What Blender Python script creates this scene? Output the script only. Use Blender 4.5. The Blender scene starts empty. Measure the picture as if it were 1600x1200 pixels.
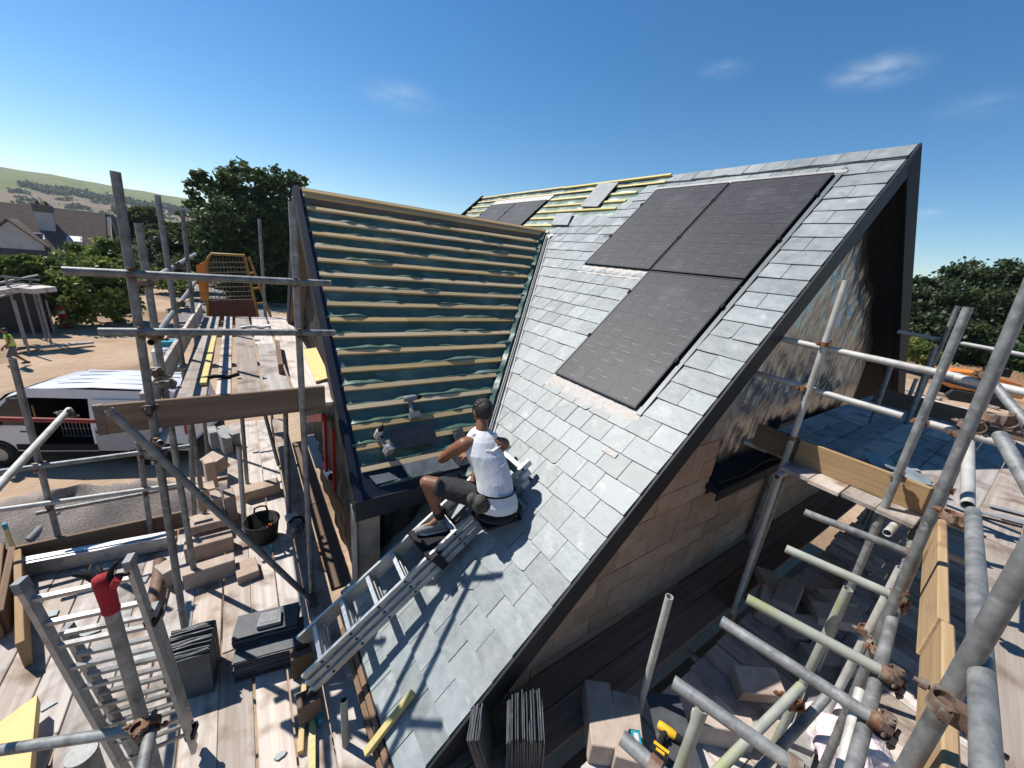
import bpy, bmesh, math, random
import numpy as np
from mathutils import Vector, Matrix
from math import sin, cos, tan, pi, radians, sqrt, atan2

rnd = random.Random(7)
C = bpy.context.scene.collection
S = bpy.context.scene
CH = 7.0                                   # eye height above the ground

# ------------------------------------------------------------------ camera, sky, sun, exposure
RM = ((0.8243275690951224, -0.09112743150307338, 0.5587305701833208),
      (-0.5566537312128307, -0.31014371404062996, 0.770679894747435),
      (0.10305669486530128, -0.9463121408228558, -0.30638643862727266))
cam = bpy.data.cameras.new('camera')
cam.sensor_width = 36.0
cam.lens = 13.5
cam.clip_start = 0.05
cam.clip_end = 12000
camo = bpy.data.objects.new('camera', cam)
C.objects.link(camo)
mw = Matrix.Identity(4)
for i in range(3):
    mw[i][0] = RM[i][0]; mw[i][1] = -RM[i][1]; mw[i][2] = -RM[i][2]
mw[2][3] = CH
camo.matrix_world = mw
S.camera = camo

SUN = Vector((-0.43, 0.61, 1.0)).normalized()      # towards the sun
sun_el = math.asin(SUN.z)
world = bpy.data.worlds.new('World')
S.world = world
world.use_nodes = True
wn = world.node_tree
wn.nodes.clear()
wo = wn.nodes.new('ShaderNodeOutputWorld')
bg = wn.nodes.new('ShaderNodeBackground')
sky = wn.nodes.new('ShaderNodeTexSky')
sky.sky_type = 'NISHITA'
sky.sun_disc = False
sky.sun_elevation = sun_el
sky.sun_rotation = atan2(SUN.x, SUN.y)
sky.altitude = 50
sky.air_density = 1.0
sky.dust_density = 0.0
sky.ozone_density = 3.0
bg.inputs['Strength'].default_value = 0.085
hsv = wn.nodes.new('ShaderNodeHueSaturation')      # the camera's vivid blue
hsv.inputs['Saturation'].default_value = 1.30
hsv.inputs['Value'].default_value = 0.98
hsv.inputs['Hue'].default_value = 0.4985
wn.links.new(sky.outputs[0], hsv.inputs['Color'])
# a few thin wisps of high cloud
wtc = wn.nodes.new('ShaderNodeTexCoord')
wcol = hsv.outputs[0]
def wisp(u, v, rad, amt, sc):
    global wcol
    a, b = (u - 800) / 600.0, (v - 600) / 600.0
    d = Vector([RM[i][0] * a + RM[i][1] * b + RM[i][2] for i in range(3)]).normalized()
    ex = Vector((d.y, -d.x, 0)).normalized(); ey = d.cross(ex)
    def dotn(vec, k):
        n = wn.nodes.new('ShaderNodeVectorMath'); n.operation = 'DOT_PRODUCT'; n.inputs[1].default_value = vec
        wn.links.new(wtc.outputs['Generated'], n.inputs[0])
        m = wn.nodes.new('ShaderNodeMath'); m.operation = 'DIVIDE'; m.inputs[1].default_value = k; wn.links.new(n.outputs['Value'], m.inputs[0]); return m
    x, y = dotn(ex, rad), dotn(ey, rad * .38)
    cb = wn.nodes.new('ShaderNodeCombineXYZ'); wn.links.new(x.outputs[0], cb.inputs[0]); wn.links.new(y.outputs[0], cb.inputs[1])
    ln = wn.nodes.new('ShaderNodeVectorMath'); ln.operation = 'LENGTH'; wn.links.new(cb.outputs[0], ln.inputs[0])
    mr = wn.nodes.new('ShaderNodeMapRange'); mr.interpolation_type = 'SMOOTHSTEP'; mr.inputs['From Min'].default_value = 1; mr.inputs['From Max'].default_value = 0
    wn.links.new(ln.outputs['Value'], mr.inputs['Value'])
    nz = wn.nodes.new('ShaderNodeTexNoise'); nz.inputs['Scale'].default_value = sc; nz.inputs['Detail'].default_value = 5; nz.inputs['Distortion'].default_value = .3
    wn.links.new(cb.outputs[0], nz.inputs['Vector'])
    m2 = wn.nodes.new('ShaderNodeMapRange'); m2.inputs['From Min'].default_value = .30; m2.inputs['From Max'].default_value = .75; m2.inputs['To Max'].default_value = amt
    wn.links.new(nz.outputs['Fac'], m2.inputs['Value'])
    f = wn.nodes.new('ShaderNodeMath'); f.operation = 'MULTIPLY'; wn.links.new(mr.outputs[0], f.inputs[0]); wn.links.new(m2.outputs[0], f.inputs[1])
    back = wn.nodes.new('ShaderNodeVectorMath'); back.operation = 'DOT_PRODUCT'; back.inputs[1].default_value = d; wn.links.new(wtc.outputs['Generated'], back.inputs[0])
    gt = wn.nodes.new('ShaderNodeMath'); gt.operation = 'GREATER_THAN'; gt.inputs[1].default_value = 0; wn.links.new(back.outputs['Value'], gt.inputs[0])
    f2 = wn.nodes.new('ShaderNodeMath'); f2.operation = 'MULTIPLY'; wn.links.new(f.outputs[0], f2.inputs[0]); wn.links.new(gt.outputs[0], f2.inputs[1])
    mx = wn.nodes.new('ShaderNodeMix'); mx.data_type = 'RGBA'; mx.inputs['B'].default_value = (5.6, 6.4, 7.2, 1)
    wn.links.new(f2.outputs[0], mx.inputs['Factor']); wn.links.new(wcol, mx.inputs['A']); wcol = mx.outputs['Result']
for args in ((1370, 112, .085, .55, 1.5), (625, 150, .10, .32, 1.6), (1130, 108, .06, .18, 1.6), (1448, 335, .035, .4, 1.4), (1530, 165, .07, .16, 1.6)): wisp(*args)
wn.links.new(wcol, bg.inputs['Color'])
wn.links.new(bg.outputs[0], wo.inputs['Surface'])
sl = bpy.data.lights.new('sun', 'SUN')
sl.energy = 5.0
sl.angle = radians(0.5)
sl.color = (1.0, 0.955, 0.89)
so = bpy.data.objects.new('sun', sl)
C.objects.link(so)
so.rotation_euler = (-SUN).to_track_quat('-Z', 'Y').to_euler()
S.view_settings.view_transform = 'Standard'
S.view_settings.look = 'None'
S.view_settings.gamma = 1.0
S.view_settings.use_curve_mapping = False
S.view_settings.exposure = 0.62

# ------------------------------------------------------------------ helpers
def ray(u, v):
    a, b = (u - 800) / 600.0, (v - 600) / 600.0
    return Vector([RM[i][0] * a + RM[i][1] * b + RM[i][2] for i in range(3)])

def U(u, v, x=None, y=None, z=None, k=None):
    """a point of the place seen in the direction (u, v) on the plane x, y or z, or at depth k"""
    r = ray(u, v)
    if x is not None: t = x / r.x
    elif y is not None: t = y / r.y
    elif z is not None: t = (z - CH) / r.z
    else: t = k
    return Vector((r.x * t, r.y * t, r.z * t + CH))

V = Vector
EX, EY, EZ = V((1, 0, 0)), V((0, 1, 0)), V((0, 0, 1))
WL = {}                                     # world location of every object built here

def setp(o, label=None, cat=None, group=None, kind=None):
    if label: o['label'] = label
    if cat: o['category'] = cat
    if group: o['group'] = group
    if kind: o['kind'] = kind
    return o

def empty(name, loc, label=None, cat=None, group=None):
    o = bpy.data.objects.new(name, None)
    C.objects.link(o)
    o.empty_display_size = 0.1
    o.location = loc
    WL[o.name] = V(loc)
    return setp(o, label, cat, group)

def link(name, me, mat, parent, loc, rot=None):
    o = bpy.data.objects.new(name, me)
    C.objects.link(o)
    if mat is not None and not me.materials:
        for m_ in (mat if isinstance(mat, (list, tuple)) else [mat]):
            me.materials.append(m_)
    pl = WL[parent.name] if parent else V((0, 0, 0))
    if parent: o.parent = parent
    o.location = V(loc) - pl
    if rot is not None:
        o.rotation_mode = 'QUATERNION'
        o.rotation_quaternion = rot.to_quaternion() if isinstance(rot, Matrix) else rot
    WL[o.name] = V(loc)
    return o

def frame(p, q):
    d = (V(q) - V(p)).normalized()
    a = EZ if abs(d.z) < 0.9 else EX
    u = d.cross(a).normalized()
    return d, u, d.cross(u).normalized()

class MB:
    def __init__(s):
        s.v = []; s.f = []; s.m = []; s.sm = []
    def add(s, vs, fs, m=0, smooth=False):
        n = len(s.v)
        s.v += [tuple(x) for x in vs]
        for f in fs:
            s.f.append([n + i for i in f]); s.m.append(m); s.sm.append(smooth)
        return s
    def hexa(s, p, m=0):
        """p: 8 corners, bottom ring then top ring"""
        return s.add(p, [(3, 2, 1, 0), (4, 5, 6, 7), (0, 1, 5, 4), (1, 2, 6, 5), (2, 3, 7, 6), (3, 0, 4, 7)], m)
    def box(s, c, size, ax=(EX, EY, EZ), m=0):
        c = V(c); a, b, d = [V(ax[i]) * (size[i] / 2) for i in range(3)]
        return s.hexa([c - a - b - d, c + a - b - d, c + a + b - d, c - a + b - d,
                       c - a - b + d, c + a - b + d, c + a + b + d, c - a + b + d], m)
    def tube(s, p, q, r, n=12, hollow=0.0, r2=None, m=0, caps=True):
        p = V(p); q = V(q); d, u, w = frame(p, q)
        r2 = r if r2 is None else r2
        vs = []
        for (c, rr) in ((p, r), (q, r2)):
            for i in range(n):
                a = 2 * pi * i / n
                vs.append(c + (u * cos(a) + w * sin(a)) * rr)
        fs = [(i, (i + 1) % n, n + (i + 1) % n, n + i) for i in range(n)]
        s.add(vs, fs, m, True)
        if not caps: return s
        if hollow:
            dep = min(0.12, (q - p).length * 0.45)
            for (c, rr, sg) in ((p, r, 1), (q, r2, -1)):
                vs = []
                for (rad, off) in ((rr, 0), (rr * hollow, 0), (rr * hollow, dep)):
                    for i in range(n):
                        a = 2 * pi * i / n
                        vs.append(c + (u * cos(a) + w * sin(a)) * rad + d * sg * off)
                fs = []
                for k in (0, 1):
                    for i in range(n):
                        j = (i + 1) % n
                        f = (k * n + i, k * n + n + i, k * n + n + j, k * n + j)
                        fs.append(f if sg > 0 else f[::-1])
                fs.append(tuple(range(2 * n, 3 * n)))
                s.add(vs, fs, m)
        else:
            s.add(vs[:n], [tuple(range(n))[::-1]], m)
            s.add(vs[n:], [tuple(range(n))], m)
        return s
    def path(s, pts, r, n=8, m=0, closed=False):
        pts = [V(p) for p in pts]
        N = len(pts); vs = []
        pu = None
        for i, p in enumerate(pts):
            a = pts[max(i - 1, 0)]; b = pts[min(i + 1, N - 1)]
            d = (b - a).normalized()
            if pu is None: _, pu, _ = frame(a, b)
            u = (pu - d * pu.dot(d)).normalized(); pu = u
            w = d.cross(u)
            rr = r[i] if isinstance(r, (list, tuple)) else r
            for k in range(n):
                t = 2 * pi * k / n
                vs.append(p + (u * cos(t) + w * sin(t)) * rr)
        fs = []
        for i in range(N - 1):
            for k in range(n):
                j = (k + 1) % n
                fs.append((i * n + k, i * n + j, (i + 1) * n + j, (i + 1) * n + k))
        s.add(vs, fs, m, True)
        s.add(vs[:n], [tuple(range(n))[::-1]], m); s.add(vs[-n:], [tuple(range(n))], m)
        return s
    def prism(s, poly, ext, m=0):
        """poly: list of 3-D points, ext: extrusion vector"""
        n = len(poly); poly = [V(p) for p in poly]; ext = V(ext)
        vs = poly + [p + ext for p in poly]
        fs = [tuple(range(n))[::-1], tuple(range(n, 2 * n))]
        fs += [(i, (i + 1) % n, n + (i + 1) % n, n + i) for i in range(n)]
        return s.add(vs, fs, m)
    def grid(s, fn, nu, nv, m=0, smooth=True):
        vs = [fn(i / nu, j / nv) for j in range(nv + 1) for i in range(nu + 1)]
        w = nu + 1
        fs = [(j * w + i, j * w + i + 1, (j + 1) * w + i + 1, (j + 1) * w + i) for j in range(nv) for i in range(nu)]
        return s.add(vs, fs, m, smooth)
    def lathe(s, c, prof, n=20, m=0, ax=EZ):
        c = V(c); _, u, w = frame(c, c + V(ax)); vs = []
        for (r, h) in prof:
            for k in range(n):
                t = 2 * pi * k / n
                vs.append(c + (u * cos(t) + w * sin(t)) * r + V(ax) * h)
        fs = [(i * n + k, i * n + (k + 1) % n, (i + 1) * n + (k + 1) % n, (i + 1) * n + k) for i in range(len(prof) - 1) for k in range(n)]
        return s.add(vs, fs, m, True)
    def ball(s, c, r, n=10, m=0, ax=(EX, EY, EZ)):
        c = V(c); r = r if isinstance(r, (tuple, list)) else (r, r, r); vs = []
        for j in range(n + 1):
            ph = pi * j / n
            for k in range(2 * n):
                t = pi * k / n
                vs.append(c + ax[0] * (r[0] * sin(ph) * cos(t)) + ax[1] * (r[1] * sin(ph) * sin(t)) + ax[2] * (r[2] * cos(ph)))
        w = 2 * n
        fs = [(j * w + k, (j + 1) * w + k, (j + 1) * w + (k + 1) % w, j * w + (k + 1) % w) for j in range(n) for k in range(w)]
        return s.add(vs, fs, m, True)
    def mesh(s, name, org):
        me = bpy.data.meshes.new(name)
        o = V(org)
        me.from_pydata([(x[0] - o.x, x[1] - o.y, x[2] - o.z) for x in s.v], [], s.f)
        me.polygons.foreach_set('material_index', s.m)
        me.polygons.foreach_set('use_smooth', s.sm)
        me.update()
        return me
    def build(s, name, mat, parent=None, org=None, fixn=False, **kw):
        if org is None:
            a = np.array(s.v)
            lo, hi = a.min(0), a.max(0)
            org = V(((lo[0] + hi[0]) / 2, (lo[1] + hi[1]) / 2, lo[2]))
        me = s.mesh(name, org)
        if fixn:
            bm = bmesh.new(); bm.from_mesh(me)
            bmesh.ops.recalc_face_normals(bm, faces=bm.faces)
            bm.to_mesh(me); bm.free()
        o = link(name, me, mat, parent, org)
        return setp(o, **kw)

_bc = {}
def bmesh_box(l, w, h, bev):
    """a bevelled box from the origin along +x, centred in y, rising in z"""
    key = (round(l, 3), round(w, 3), round(h, 3), bev)
    if key in _bc: return _bc[key]
    bm = bmesh.new()
    bmesh.ops.create_cube(bm, size=1.0)
    for v in bm.verts:
        v.co = V(((v.co.x + 0.5) * l, v.co.y * w, (v.co.z + 0.5) * h))
    if bev: bmesh.ops.bevel(bm, geom=bm.edges[:], offset=bev, segments=1, affect='EDGES')
    me = bpy.data.meshes.new('box'); bm.to_mesh(me); bm.free()
    _bc[key] = me
    return me

def lbox(name, mat, parent, p, xd, up, size, bev=0.004, shared=True, **kw):
    """board or block: starts at p (middle of the bottom edge of its end), runs along xd, up = its top"""
    xd = V(xd).normalized(); up = V(up); up = (up - xd * up.dot(xd)).normalized(); yd = up.cross(xd)
    me = bmesh_box(*size, bev)
    if me.materials and me.materials[0] is not mat:
        me = me.copy(); me.materials.clear()
    R = Matrix((xd, yd, up)).transposed()
    return setp(link(name, me, mat, parent, p, R), **kw)

# ------------------------------------------------------------------ materials
def M(name, c1, c2, scale=(6, 6, 6), rough=(0.6, 0.8), bump=0.0, bscale=None, metallic=0.0, objrand=0.0, c3=None,
      s3=1.5, w3=(0.5, 0.7), detail=5.0, spec=0.4, tone=False, streak=0.0, bdist=0.01, coat=0.0, dist=0.0):
    c1, c2 = [x * .8 for x in c1], [x * .8 for x in c2]
    if c3: c3 = [x * .8 for x in c3]
    m = bpy.data.materials.new(name); m.use_nodes = True
    nt = m.node_tree; N = nt.nodes; L = nt.links
    N.clear()
    out = N.new('ShaderNodeOutputMaterial'); p = N.new('ShaderNodeBsdfPrincipled')
    L.new(p.outputs[0], out.inputs[0])
    tc = N.new('ShaderNodeTexCoord'); mp = N.new('ShaderNodeMapping'); mp.inputs['Scale'].default_value = scale
    oi = N.new('ShaderNodeObjectInfo')
    off = N.new('ShaderNodeVectorMath'); off.operation = 'SCALE'; off.inputs['Scale'].default_value = 37.0
    cmb = N.new('ShaderNodeCombineXYZ')
    L.new(oi.outputs['Random'], cmb.inputs[0]); L.new(oi.outputs['Random'], cmb.inputs[1]); L.new(oi.outputs['Random'], cmb.inputs[2])
    L.new(cmb.outputs[0], off.inputs[0])
    add = N.new('ShaderNodeVectorMath'); add.operation = 'ADD'
    L.new(tc.outputs['Object'], mp.inputs['Vector']); L.new(mp.outputs[0], add.inputs[0]); L.new(off.outputs[0], add.inputs[1])
    nz = N.new('ShaderNodeTexNoise'); nz.inputs['Scale'].default_value = 1.0; nz.inputs['Detail'].default_value = detail
    nz.inputs['Roughness'].default_value = 0.6; nz.inputs['Distortion'].default_value = dist
    L.new(add.outputs[0], nz.inputs['Vector'])
    rp = N.new('ShaderNodeMapRange'); rp.inputs['From Min'].default_value = 0.3; rp.inputs['From Max'].default_value = 0.7
    L.new(nz.outputs['Fac'], rp.inputs['Value'])
    mx = N.new('ShaderNodeMix'); mx.data_type = 'RGBA'
    mx.inputs['A'].default_value = (*c1, 1); mx.inputs['B'].default_value = (*c2, 1)
    L.new(rp.outputs[0], mx.inputs['Factor'])
    col = mx.outputs['Result']
    if c3:
        n3 = N.new('ShaderNodeTexNoise'); n3.inputs['Scale'].default_value = s3; n3.inputs['Detail'].default_value = 6
        add3 = N.new('ShaderNodeVectorMath'); add3.operation = 'ADD'
        L.new(tc.outputs['Object'], add3.inputs[0]); L.new(off.outputs[0], add3.inputs[1])
        L.new(add3.outputs[0], n3.inputs['Vector'])
        r3 = N.new('ShaderNodeMapRange'); r3.inputs['From Min'].default_value = w3[0]; r3.inputs['From Max'].default_value = w3[1]
        L.new(n3.outputs['Fac'], r3.inputs['Value'])
        m3 = N.new('ShaderNodeMix'); m3.data_type = 'RGBA'; m3.inputs['B'].default_value = (*c3, 1)
        L.new(r3.outputs[0], m3.inputs['Factor']); L.new(col, m3.inputs['A'])
        col = m3.outputs['Result']
    if objrand or tone:
        src = oi.outputs['Random']
        if tone:
            at = N.new('ShaderNodeAttribute'); at.attribute_name = 'tone'
            ad = N.new('ShaderNodeMath'); ad.operation = 'ADD'; L.new(at.outputs['Fac'], ad.inputs[0]); L.new(src, ad.inputs[1])
            fr = N.new('ShaderNodeMath'); fr.operation = 'FRACT'; L.new(ad.outputs[0], fr.inputs[0]); src = fr.outputs[0]
        ra = N.new('ShaderNodeMapRange'); ra.inputs['To Min'].default_value = 1 - objrand; ra.inputs['To Max'].default_value = 1 + objrand
        L.new(src, ra.inputs['Value'])
        hv = N.new('ShaderNodeHueSaturation'); L.new(col, hv.inputs['Color']); L.new(ra.outputs[0], hv.inputs['Value'])
        rs = N.new('ShaderNodeMapRange'); rs.inputs['To Min'].default_value = 1.0 + objrand; rs.inputs['To Max'].default_value = 1 - objrand
        m7 = N.new('ShaderNodeMath'); m7.operation = 'MULTIPLY'; m7.inputs[1].default_value = 7.31; L.new(src, m7.inputs[0])
        f7 = N.new('ShaderNodeMath'); f7.operation = 'FRACT'; L.new(m7.outputs[0], f7.inputs[0]); L.new(f7.outputs[0], rs.inputs['Value'])
        L.new(rs.outputs[0], hv.inputs['Saturation'])
        col = hv.outputs[0]
    L.new(col, p.inputs['Base Color'])
    rr = N.new('ShaderNodeMapRange'); rr.inputs['To Min'].default_value = rough[0]; rr.inputs['To Max'].default_value = rough[1]
    L.new(nz.outputs['Fac'], rr.inputs['Value']); L.new(rr.outputs[0], p.inputs['Roughness'])
    p.inputs['Metallic'].default_value = metallic
    p.inputs['Specular IOR Level'].default_value = spec
    p.inputs['Coat Weight'].default_value = coat
    if bump:
        bn = N.new('ShaderNodeTexNoise'); bn.inputs['Scale'].default_value = 1.0; bn.inputs['Detail'].default_value = 8
        mp2 = N.new('ShaderNodeMapping'); mp2.inputs['Scale'].default_value = bscale or scale
        ad2 = N.new('ShaderNodeVectorMath'); ad2.operation = 'ADD'
        L.new(tc.outputs['Object'], mp2.inputs['Vector']); L.new(mp2.outputs[0], ad2.inputs[0]); L.new(off.outputs[0], ad2.inputs[1])
        L.new(ad2.outputs[0], bn.inputs['Vector'])
        b = N.new('ShaderNodeBump'); b.inputs['Strength'].default_value = bump; b.inputs['Distance'].default_value = bdist
        L.new(bn.outputs['Fac'], b.inputs['Height']); L.new(b.outputs[0], p.inputs['Normal'])
    return m

m_slate = M('slate', (.19, .215, .22), (.295, .32, .32), (7, 7, 7), (.42, .62), .8, (16, 11, 11), objrand=.17, tone=True, c3=(.37, .385, .375), s3=5, w3=(.6, .75), spec=.5, bdist=.006)
m_slate_dark = M('stacked_slate', (.045, .05, .058), (.085, .09, .10), (9, 9, 9), (.45, .65), .5, (25, 25, 25), objrand=.25, spec=.5, bdist=.004, c3=(.15, .158, .165), s3=9, w3=(.6, .75))
m_membrane = M('green_membrane', (.042, .095, .064), (.075, .14, .10), (3, 3, 3), (.33, .46), .3, (16, 16, 16), spec=.9, bdist=.008, c3=(.16, .24, .19), s3=2.2, w3=(.55, .75))
m_batten = M('batten_timber', (.52, .36, .18), (.66, .50, .29), (1.2, 30, 30), (.6, .8), .3, (2, 50, 50), objrand=.15, bdist=.002)
m_batten_y = M('treated_batten', (.48, .40, .15), (.62, .54, .26), (30, 1.2, 30), (.6, .8), .3, (50, 2, 50), objrand=.15, bdist=.002)
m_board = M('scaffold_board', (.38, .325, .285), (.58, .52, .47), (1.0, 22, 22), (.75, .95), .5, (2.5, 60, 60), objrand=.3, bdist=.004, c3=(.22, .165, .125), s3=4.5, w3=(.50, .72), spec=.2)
m_board_dark = M('weathered_shaded_board', (.15, .10, .07), (.25, .175, .125), (1.0, 22, 22), (.75, .95), .5, (2.5, 60, 60), objrand=.2, bdist=.004, spec=.2)  # dark weathered timber; on some boards the tone also stands for shade
m_toe = M('toe_board_timber', (.34, .23, .13), (.46, .33, .20), (1.2, 26, 26), (.7, .9), .5, (2.5, 70, 70), objrand=.12, bdist=.004, c3=(.20, .12, .07), s3=4, w3=(.58, .72), spec=.2)
m_tube = M('galvanised_tube', (.13, .135, .135), (.34, .345, .34), (13, 13, 13), (.45, .7), .5, (60, 60, 60), metallic=.45, objrand=.18, c3=(.42, .41, .39), s3=16, w3=(.62, .72), bdist=.003)
m_tube_w = M('pale_weathered_tube', (.42, .41, .38), (.62, .61, .57), (9, 9, 9), (.5, .7), .3, (45, 45, 45), metallic=.2, objrand=.1, c3=(.33, .30, .25), s3=7, w3=(.58, .75), bdist=.002)
m_tube_m = M('mossy_tube', (.27, .28, .25), (.40, .41, .36), (9, 9, 9), (.6, .85), .35, (45, 45, 45), metallic=.15, objrand=.1, c3=(.32, .35, .15), s3=6, w3=(.54, .70), bdist=.003)
m_tube_red = M('red_painted_tube', (.22, .035, .03), (.33, .06, .045), (9, 9, 9), (.5, .7), .2, metallic=.1)
m_rust = M('rusty_steel', (.13, .07, .045), (.26, .14, .085), (40, 40, 40), (.7, .9), .5, (90, 90, 90), metallic=.25, objrand=.3, c3=(.30, .25, .19), s3=22, w3=(.5, .65), bdist=.003)
m_coupler = M('coupler_steel', (.15, .13, .11), (.30, .26, .21), (30, 30, 30), (.55, .8), .4, metallic=.4, objrand=.25, bdist=.003, c3=(.28, .14, .07), s3=20, w3=(.52, .66))
m_alu = M('aluminium', (.46, .47, .48), (.62, .63, .63), (2, 30, 30), (.3, .48), .1, metallic=.85, objrand=.06)
m_alu_dull = M('dull_aluminium', (.36, .355, .34), (.52, .51, .49), (20, 20, 20), (.4, .6), .2, metallic=.55, c3=(.26, .24, .21), s3=9, w3=(.55, .7))
m_block = M('concrete_block', (.40, .315, .255), (.52, .42, .345), (11, 11, 11), (.85, .98), .55, (55, 55, 55), objrand=.12, bdist=.004, spec=.15, c3=(.33, .255, .20), s3=3, w3=(.55, .7))
m_wallblock = M('wall_block', (.34, .235, .165), (.44, .325, .245), (7, 7, 7), (.85, .98), .5, (40, 40, 40), objrand=.13, bdist=.004, spec=.15)
m_mortar = M('mortar', (.21, .15, .115), (.28, .205, .16), (20, 20, 20), (.9, 1), .3, spec=.1)
m_trim = M('anthracite_trim', (.014, .016, .020), (.022, .025, .030), (3, 3, 3), (.5, .65), 0, spec=.22)
m_navy = M('navy_trim', (.008, .012, .026), (.012, .017, .034), (3, 3, 3), (.4, .5), 0, spec=.35)
m_black = M('black_plastic', (.012, .012, .013), (.022, .022, .023), (8, 8, 8), (.6, .75), 0, spec=.18)
m_blackmem = M('black_membrane', (.010, .010, .011), (.02, .02, .022), (4, 4, 4), (.5, .7), .4, (9, 9, 9), bdist=.02)
m_foil = M('foil_membrane', (.34, .36, .38), (.48, .50, .52), (3, 3, 2), (.22, .38), .8, (15, 15, 6), metallic=.93, bdist=.03)
m_lead = M('grey_flashing', (.30, .29, .28), (.42, .41, .40), (12, 12, 12), (.45, .7), .6, (28, 28, 28), metallic=.3, bdist=.006)
m_flash = M('crinkled_flashing', (.36, .33, .305), (.50, .465, .44), (14, 14, 14), (.5, .7), .9, (30, 30, 30), metallic=.1, bdist=.012)
m_valley = M('valley_liner', (.10, .115, .12), (.16, .175, .18), (4, 4, 4), (.4, .55), .15, spec=.5)
m_red = M('red_paint', (.38, .015, .018), (.46, .025, .025), (6, 6, 6), (.4, .55), .1)
m_earth = M('bare_earth', (.36, .25, .165), (.50, .37, .26), (.35, .35, .35), (.9, 1), .8, (2.5, 2.5, 2.5), c3=(.27, .18, .115), s3=.22, w3=(.48, .62), bdist=.12, spec=.1, detail=9)
m_soil = M('dug_soil', (.20, .11, .06), (.36, .22, .13), (5, 5, 5), (.9, 1), 1.0, (14, 14, 14), bdist=.05, spec=.1, detail=9)
m_gravel = M('gravel', (.24, .20, .175), (.42, .36, .32), (28, 28, 28), (.9, 1), 1.0, (45, 45, 45), bdist=.03, spec=.1, detail=9)
m_road = M('road_asphalt', (.17, .16, .155), (.25, .24, .23), (1.2, 1.2, 1.2), (.85, .95), .3, spec=.15)
m_grass = M('meadow_grass', (.10, .16, .04), (.17, .22, .07), (.2, .2, .2), (.9, 1), .4, (3, 3, 3), spec=.1)
m_white = M('white_van_paint', (.74, .75, .76), (.80, .80, .81), (2, 2, 2), (.22, .32), 0, spec=.5, coat=.4)
m_glass = M('dark_glass', (.012, .016, .018), (.02, .025, .028), (3, 3, 3), (.05, .1), 0, spec=.6)
m_rubber = M('rubber', (.014, .014, .014), (.025, .024, .023), (9, 9, 9), (.7, .85), .2)
m_yel = M('yellow_paint', (.34, .18, .03), (.46, .27, .05), (9, 9, 9), (.45, .65), .1, c3=(.30, .12, .03), s3=9, w3=(.56, .7))
m_orange = M('orange_paint', (.70, .20, .03), (.78, .26, .05), (5, 5, 5), (.4, .55), .1, c3=(.4, .16, .06), s3=4, w3=(.6, .75))
m_insul = M('yellow_insulation', (.70, .52, .20), (.78, .60, .27), (6, 6, 6), (.7, .85), .15, (30, 30, 30))
m_bark = M('bark', (.055, .042, .03), (.11, .085, .06), (4, 4, 1), (.9, 1), .8, (12, 12, 3), bdist=.05)

# ------------------------------------------------------------------ foliage helpers
def leaf_mat(name, c1, c2, c3):
    m = bpy.data.materials.new(name); m.use_nodes = True
    nt = m.node_tree; N = nt.nodes; L = nt.links
    p = N['Principled BSDF']; p.inputs['Roughness'].default_value = 0.55; p.inputs['Specular IOR Level'].default_value = 0.3
    at = N.new('ShaderNodeAttribute'); at.attribute_name = 'tone'
    cr = N.new('ShaderNodeValToRGB')
    cr.color_ramp.elements[0].color = (*c1, 1); cr.color_ramp.elements[1].color = (*c3, 1)
    e = cr.color_ramp.elements.new(0.5); e.color = (*c2, 1)
    L.new(at.outputs['Fac'], cr.inputs[0]); L.new(cr.outputs[0], p.inputs['Base Color'])
    tr = N.new('ShaderNodeBsdfTranslucent'); L.new(cr.outputs[0], tr.inputs['Color'])
    mx = N.new('ShaderNodeMixShader'); mx.inputs[0].default_value = 0.33
    L.new(p.outputs[0], mx.inputs[1]); L.new(tr.outputs[0], mx.inputs[2]); L.new(mx.outputs[0], N['Material Output'].inputs[0])
    return m

m_leaf_oak = leaf_mat('oak_leaves', (.026, .05, .016), (.046, .08, .024), (.075, .115, .034))
m_leaf_dark = leaf_mat('dark_leaves', (.022, .038, .016), (.04, .062, .024), (.07, .095, .035))
m_leaf_shrub = leaf_mat('shrub_leaves', (.06, .10, .022), (.13, .18, .04), (.25, .28, .065))
m_leaf_olive = leaf_mat('olive_leaves', (.05, .06, .022), (.09, .10, .038), (.14, .145, .06))

def leaf_mesh(name, pts, size, nrm=None, seed=0, tone=None):
    r = np.random.RandomState(seed); n = len(pts)
    a = r.normal(size=(n, 3)); a /= np.linalg.norm(a, axis=1)[:, None]
    b = r.normal(size=(n, 3)); b -= a * (a * b).sum(1)[:, None]; b /= np.linalg.norm(b, axis=1)[:, None]
    sz = size * r.uniform(.6, 1.3, n)[:, None]
    c = np.cross(a, b)
    v = np.stack([pts - a * sz * .5, pts + b * sz * .32 + c * sz * .1, pts + a * sz * .5, pts - b * sz * .32 + c * sz * .1], 1).reshape(-1, 3)
    me = bpy.data.meshes.new(name)
    me.vertices.add(4 * n); me.vertices.foreach_set('co', v.ravel())
    me.loops.add(4 * n); me.loops.foreach_set('vertex_index', np.arange(4 * n, dtype=np.int32))
    me.polygons.add(n); me.polygons.foreach_set('loop_start', np.arange(0, 4 * n, 4, dtype=np.int32))
    me.update(calc_edges=True)
    at = me.attributes.new('tone', 'FLOAT', 'FACE')
    t = r.uniform(0, 1, n) if tone is None else np.clip(tone + r.normal(0, .14, n), 0, 1)
    at.data.foreach_set('value', t.astype(np.float32))
    return me

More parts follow.
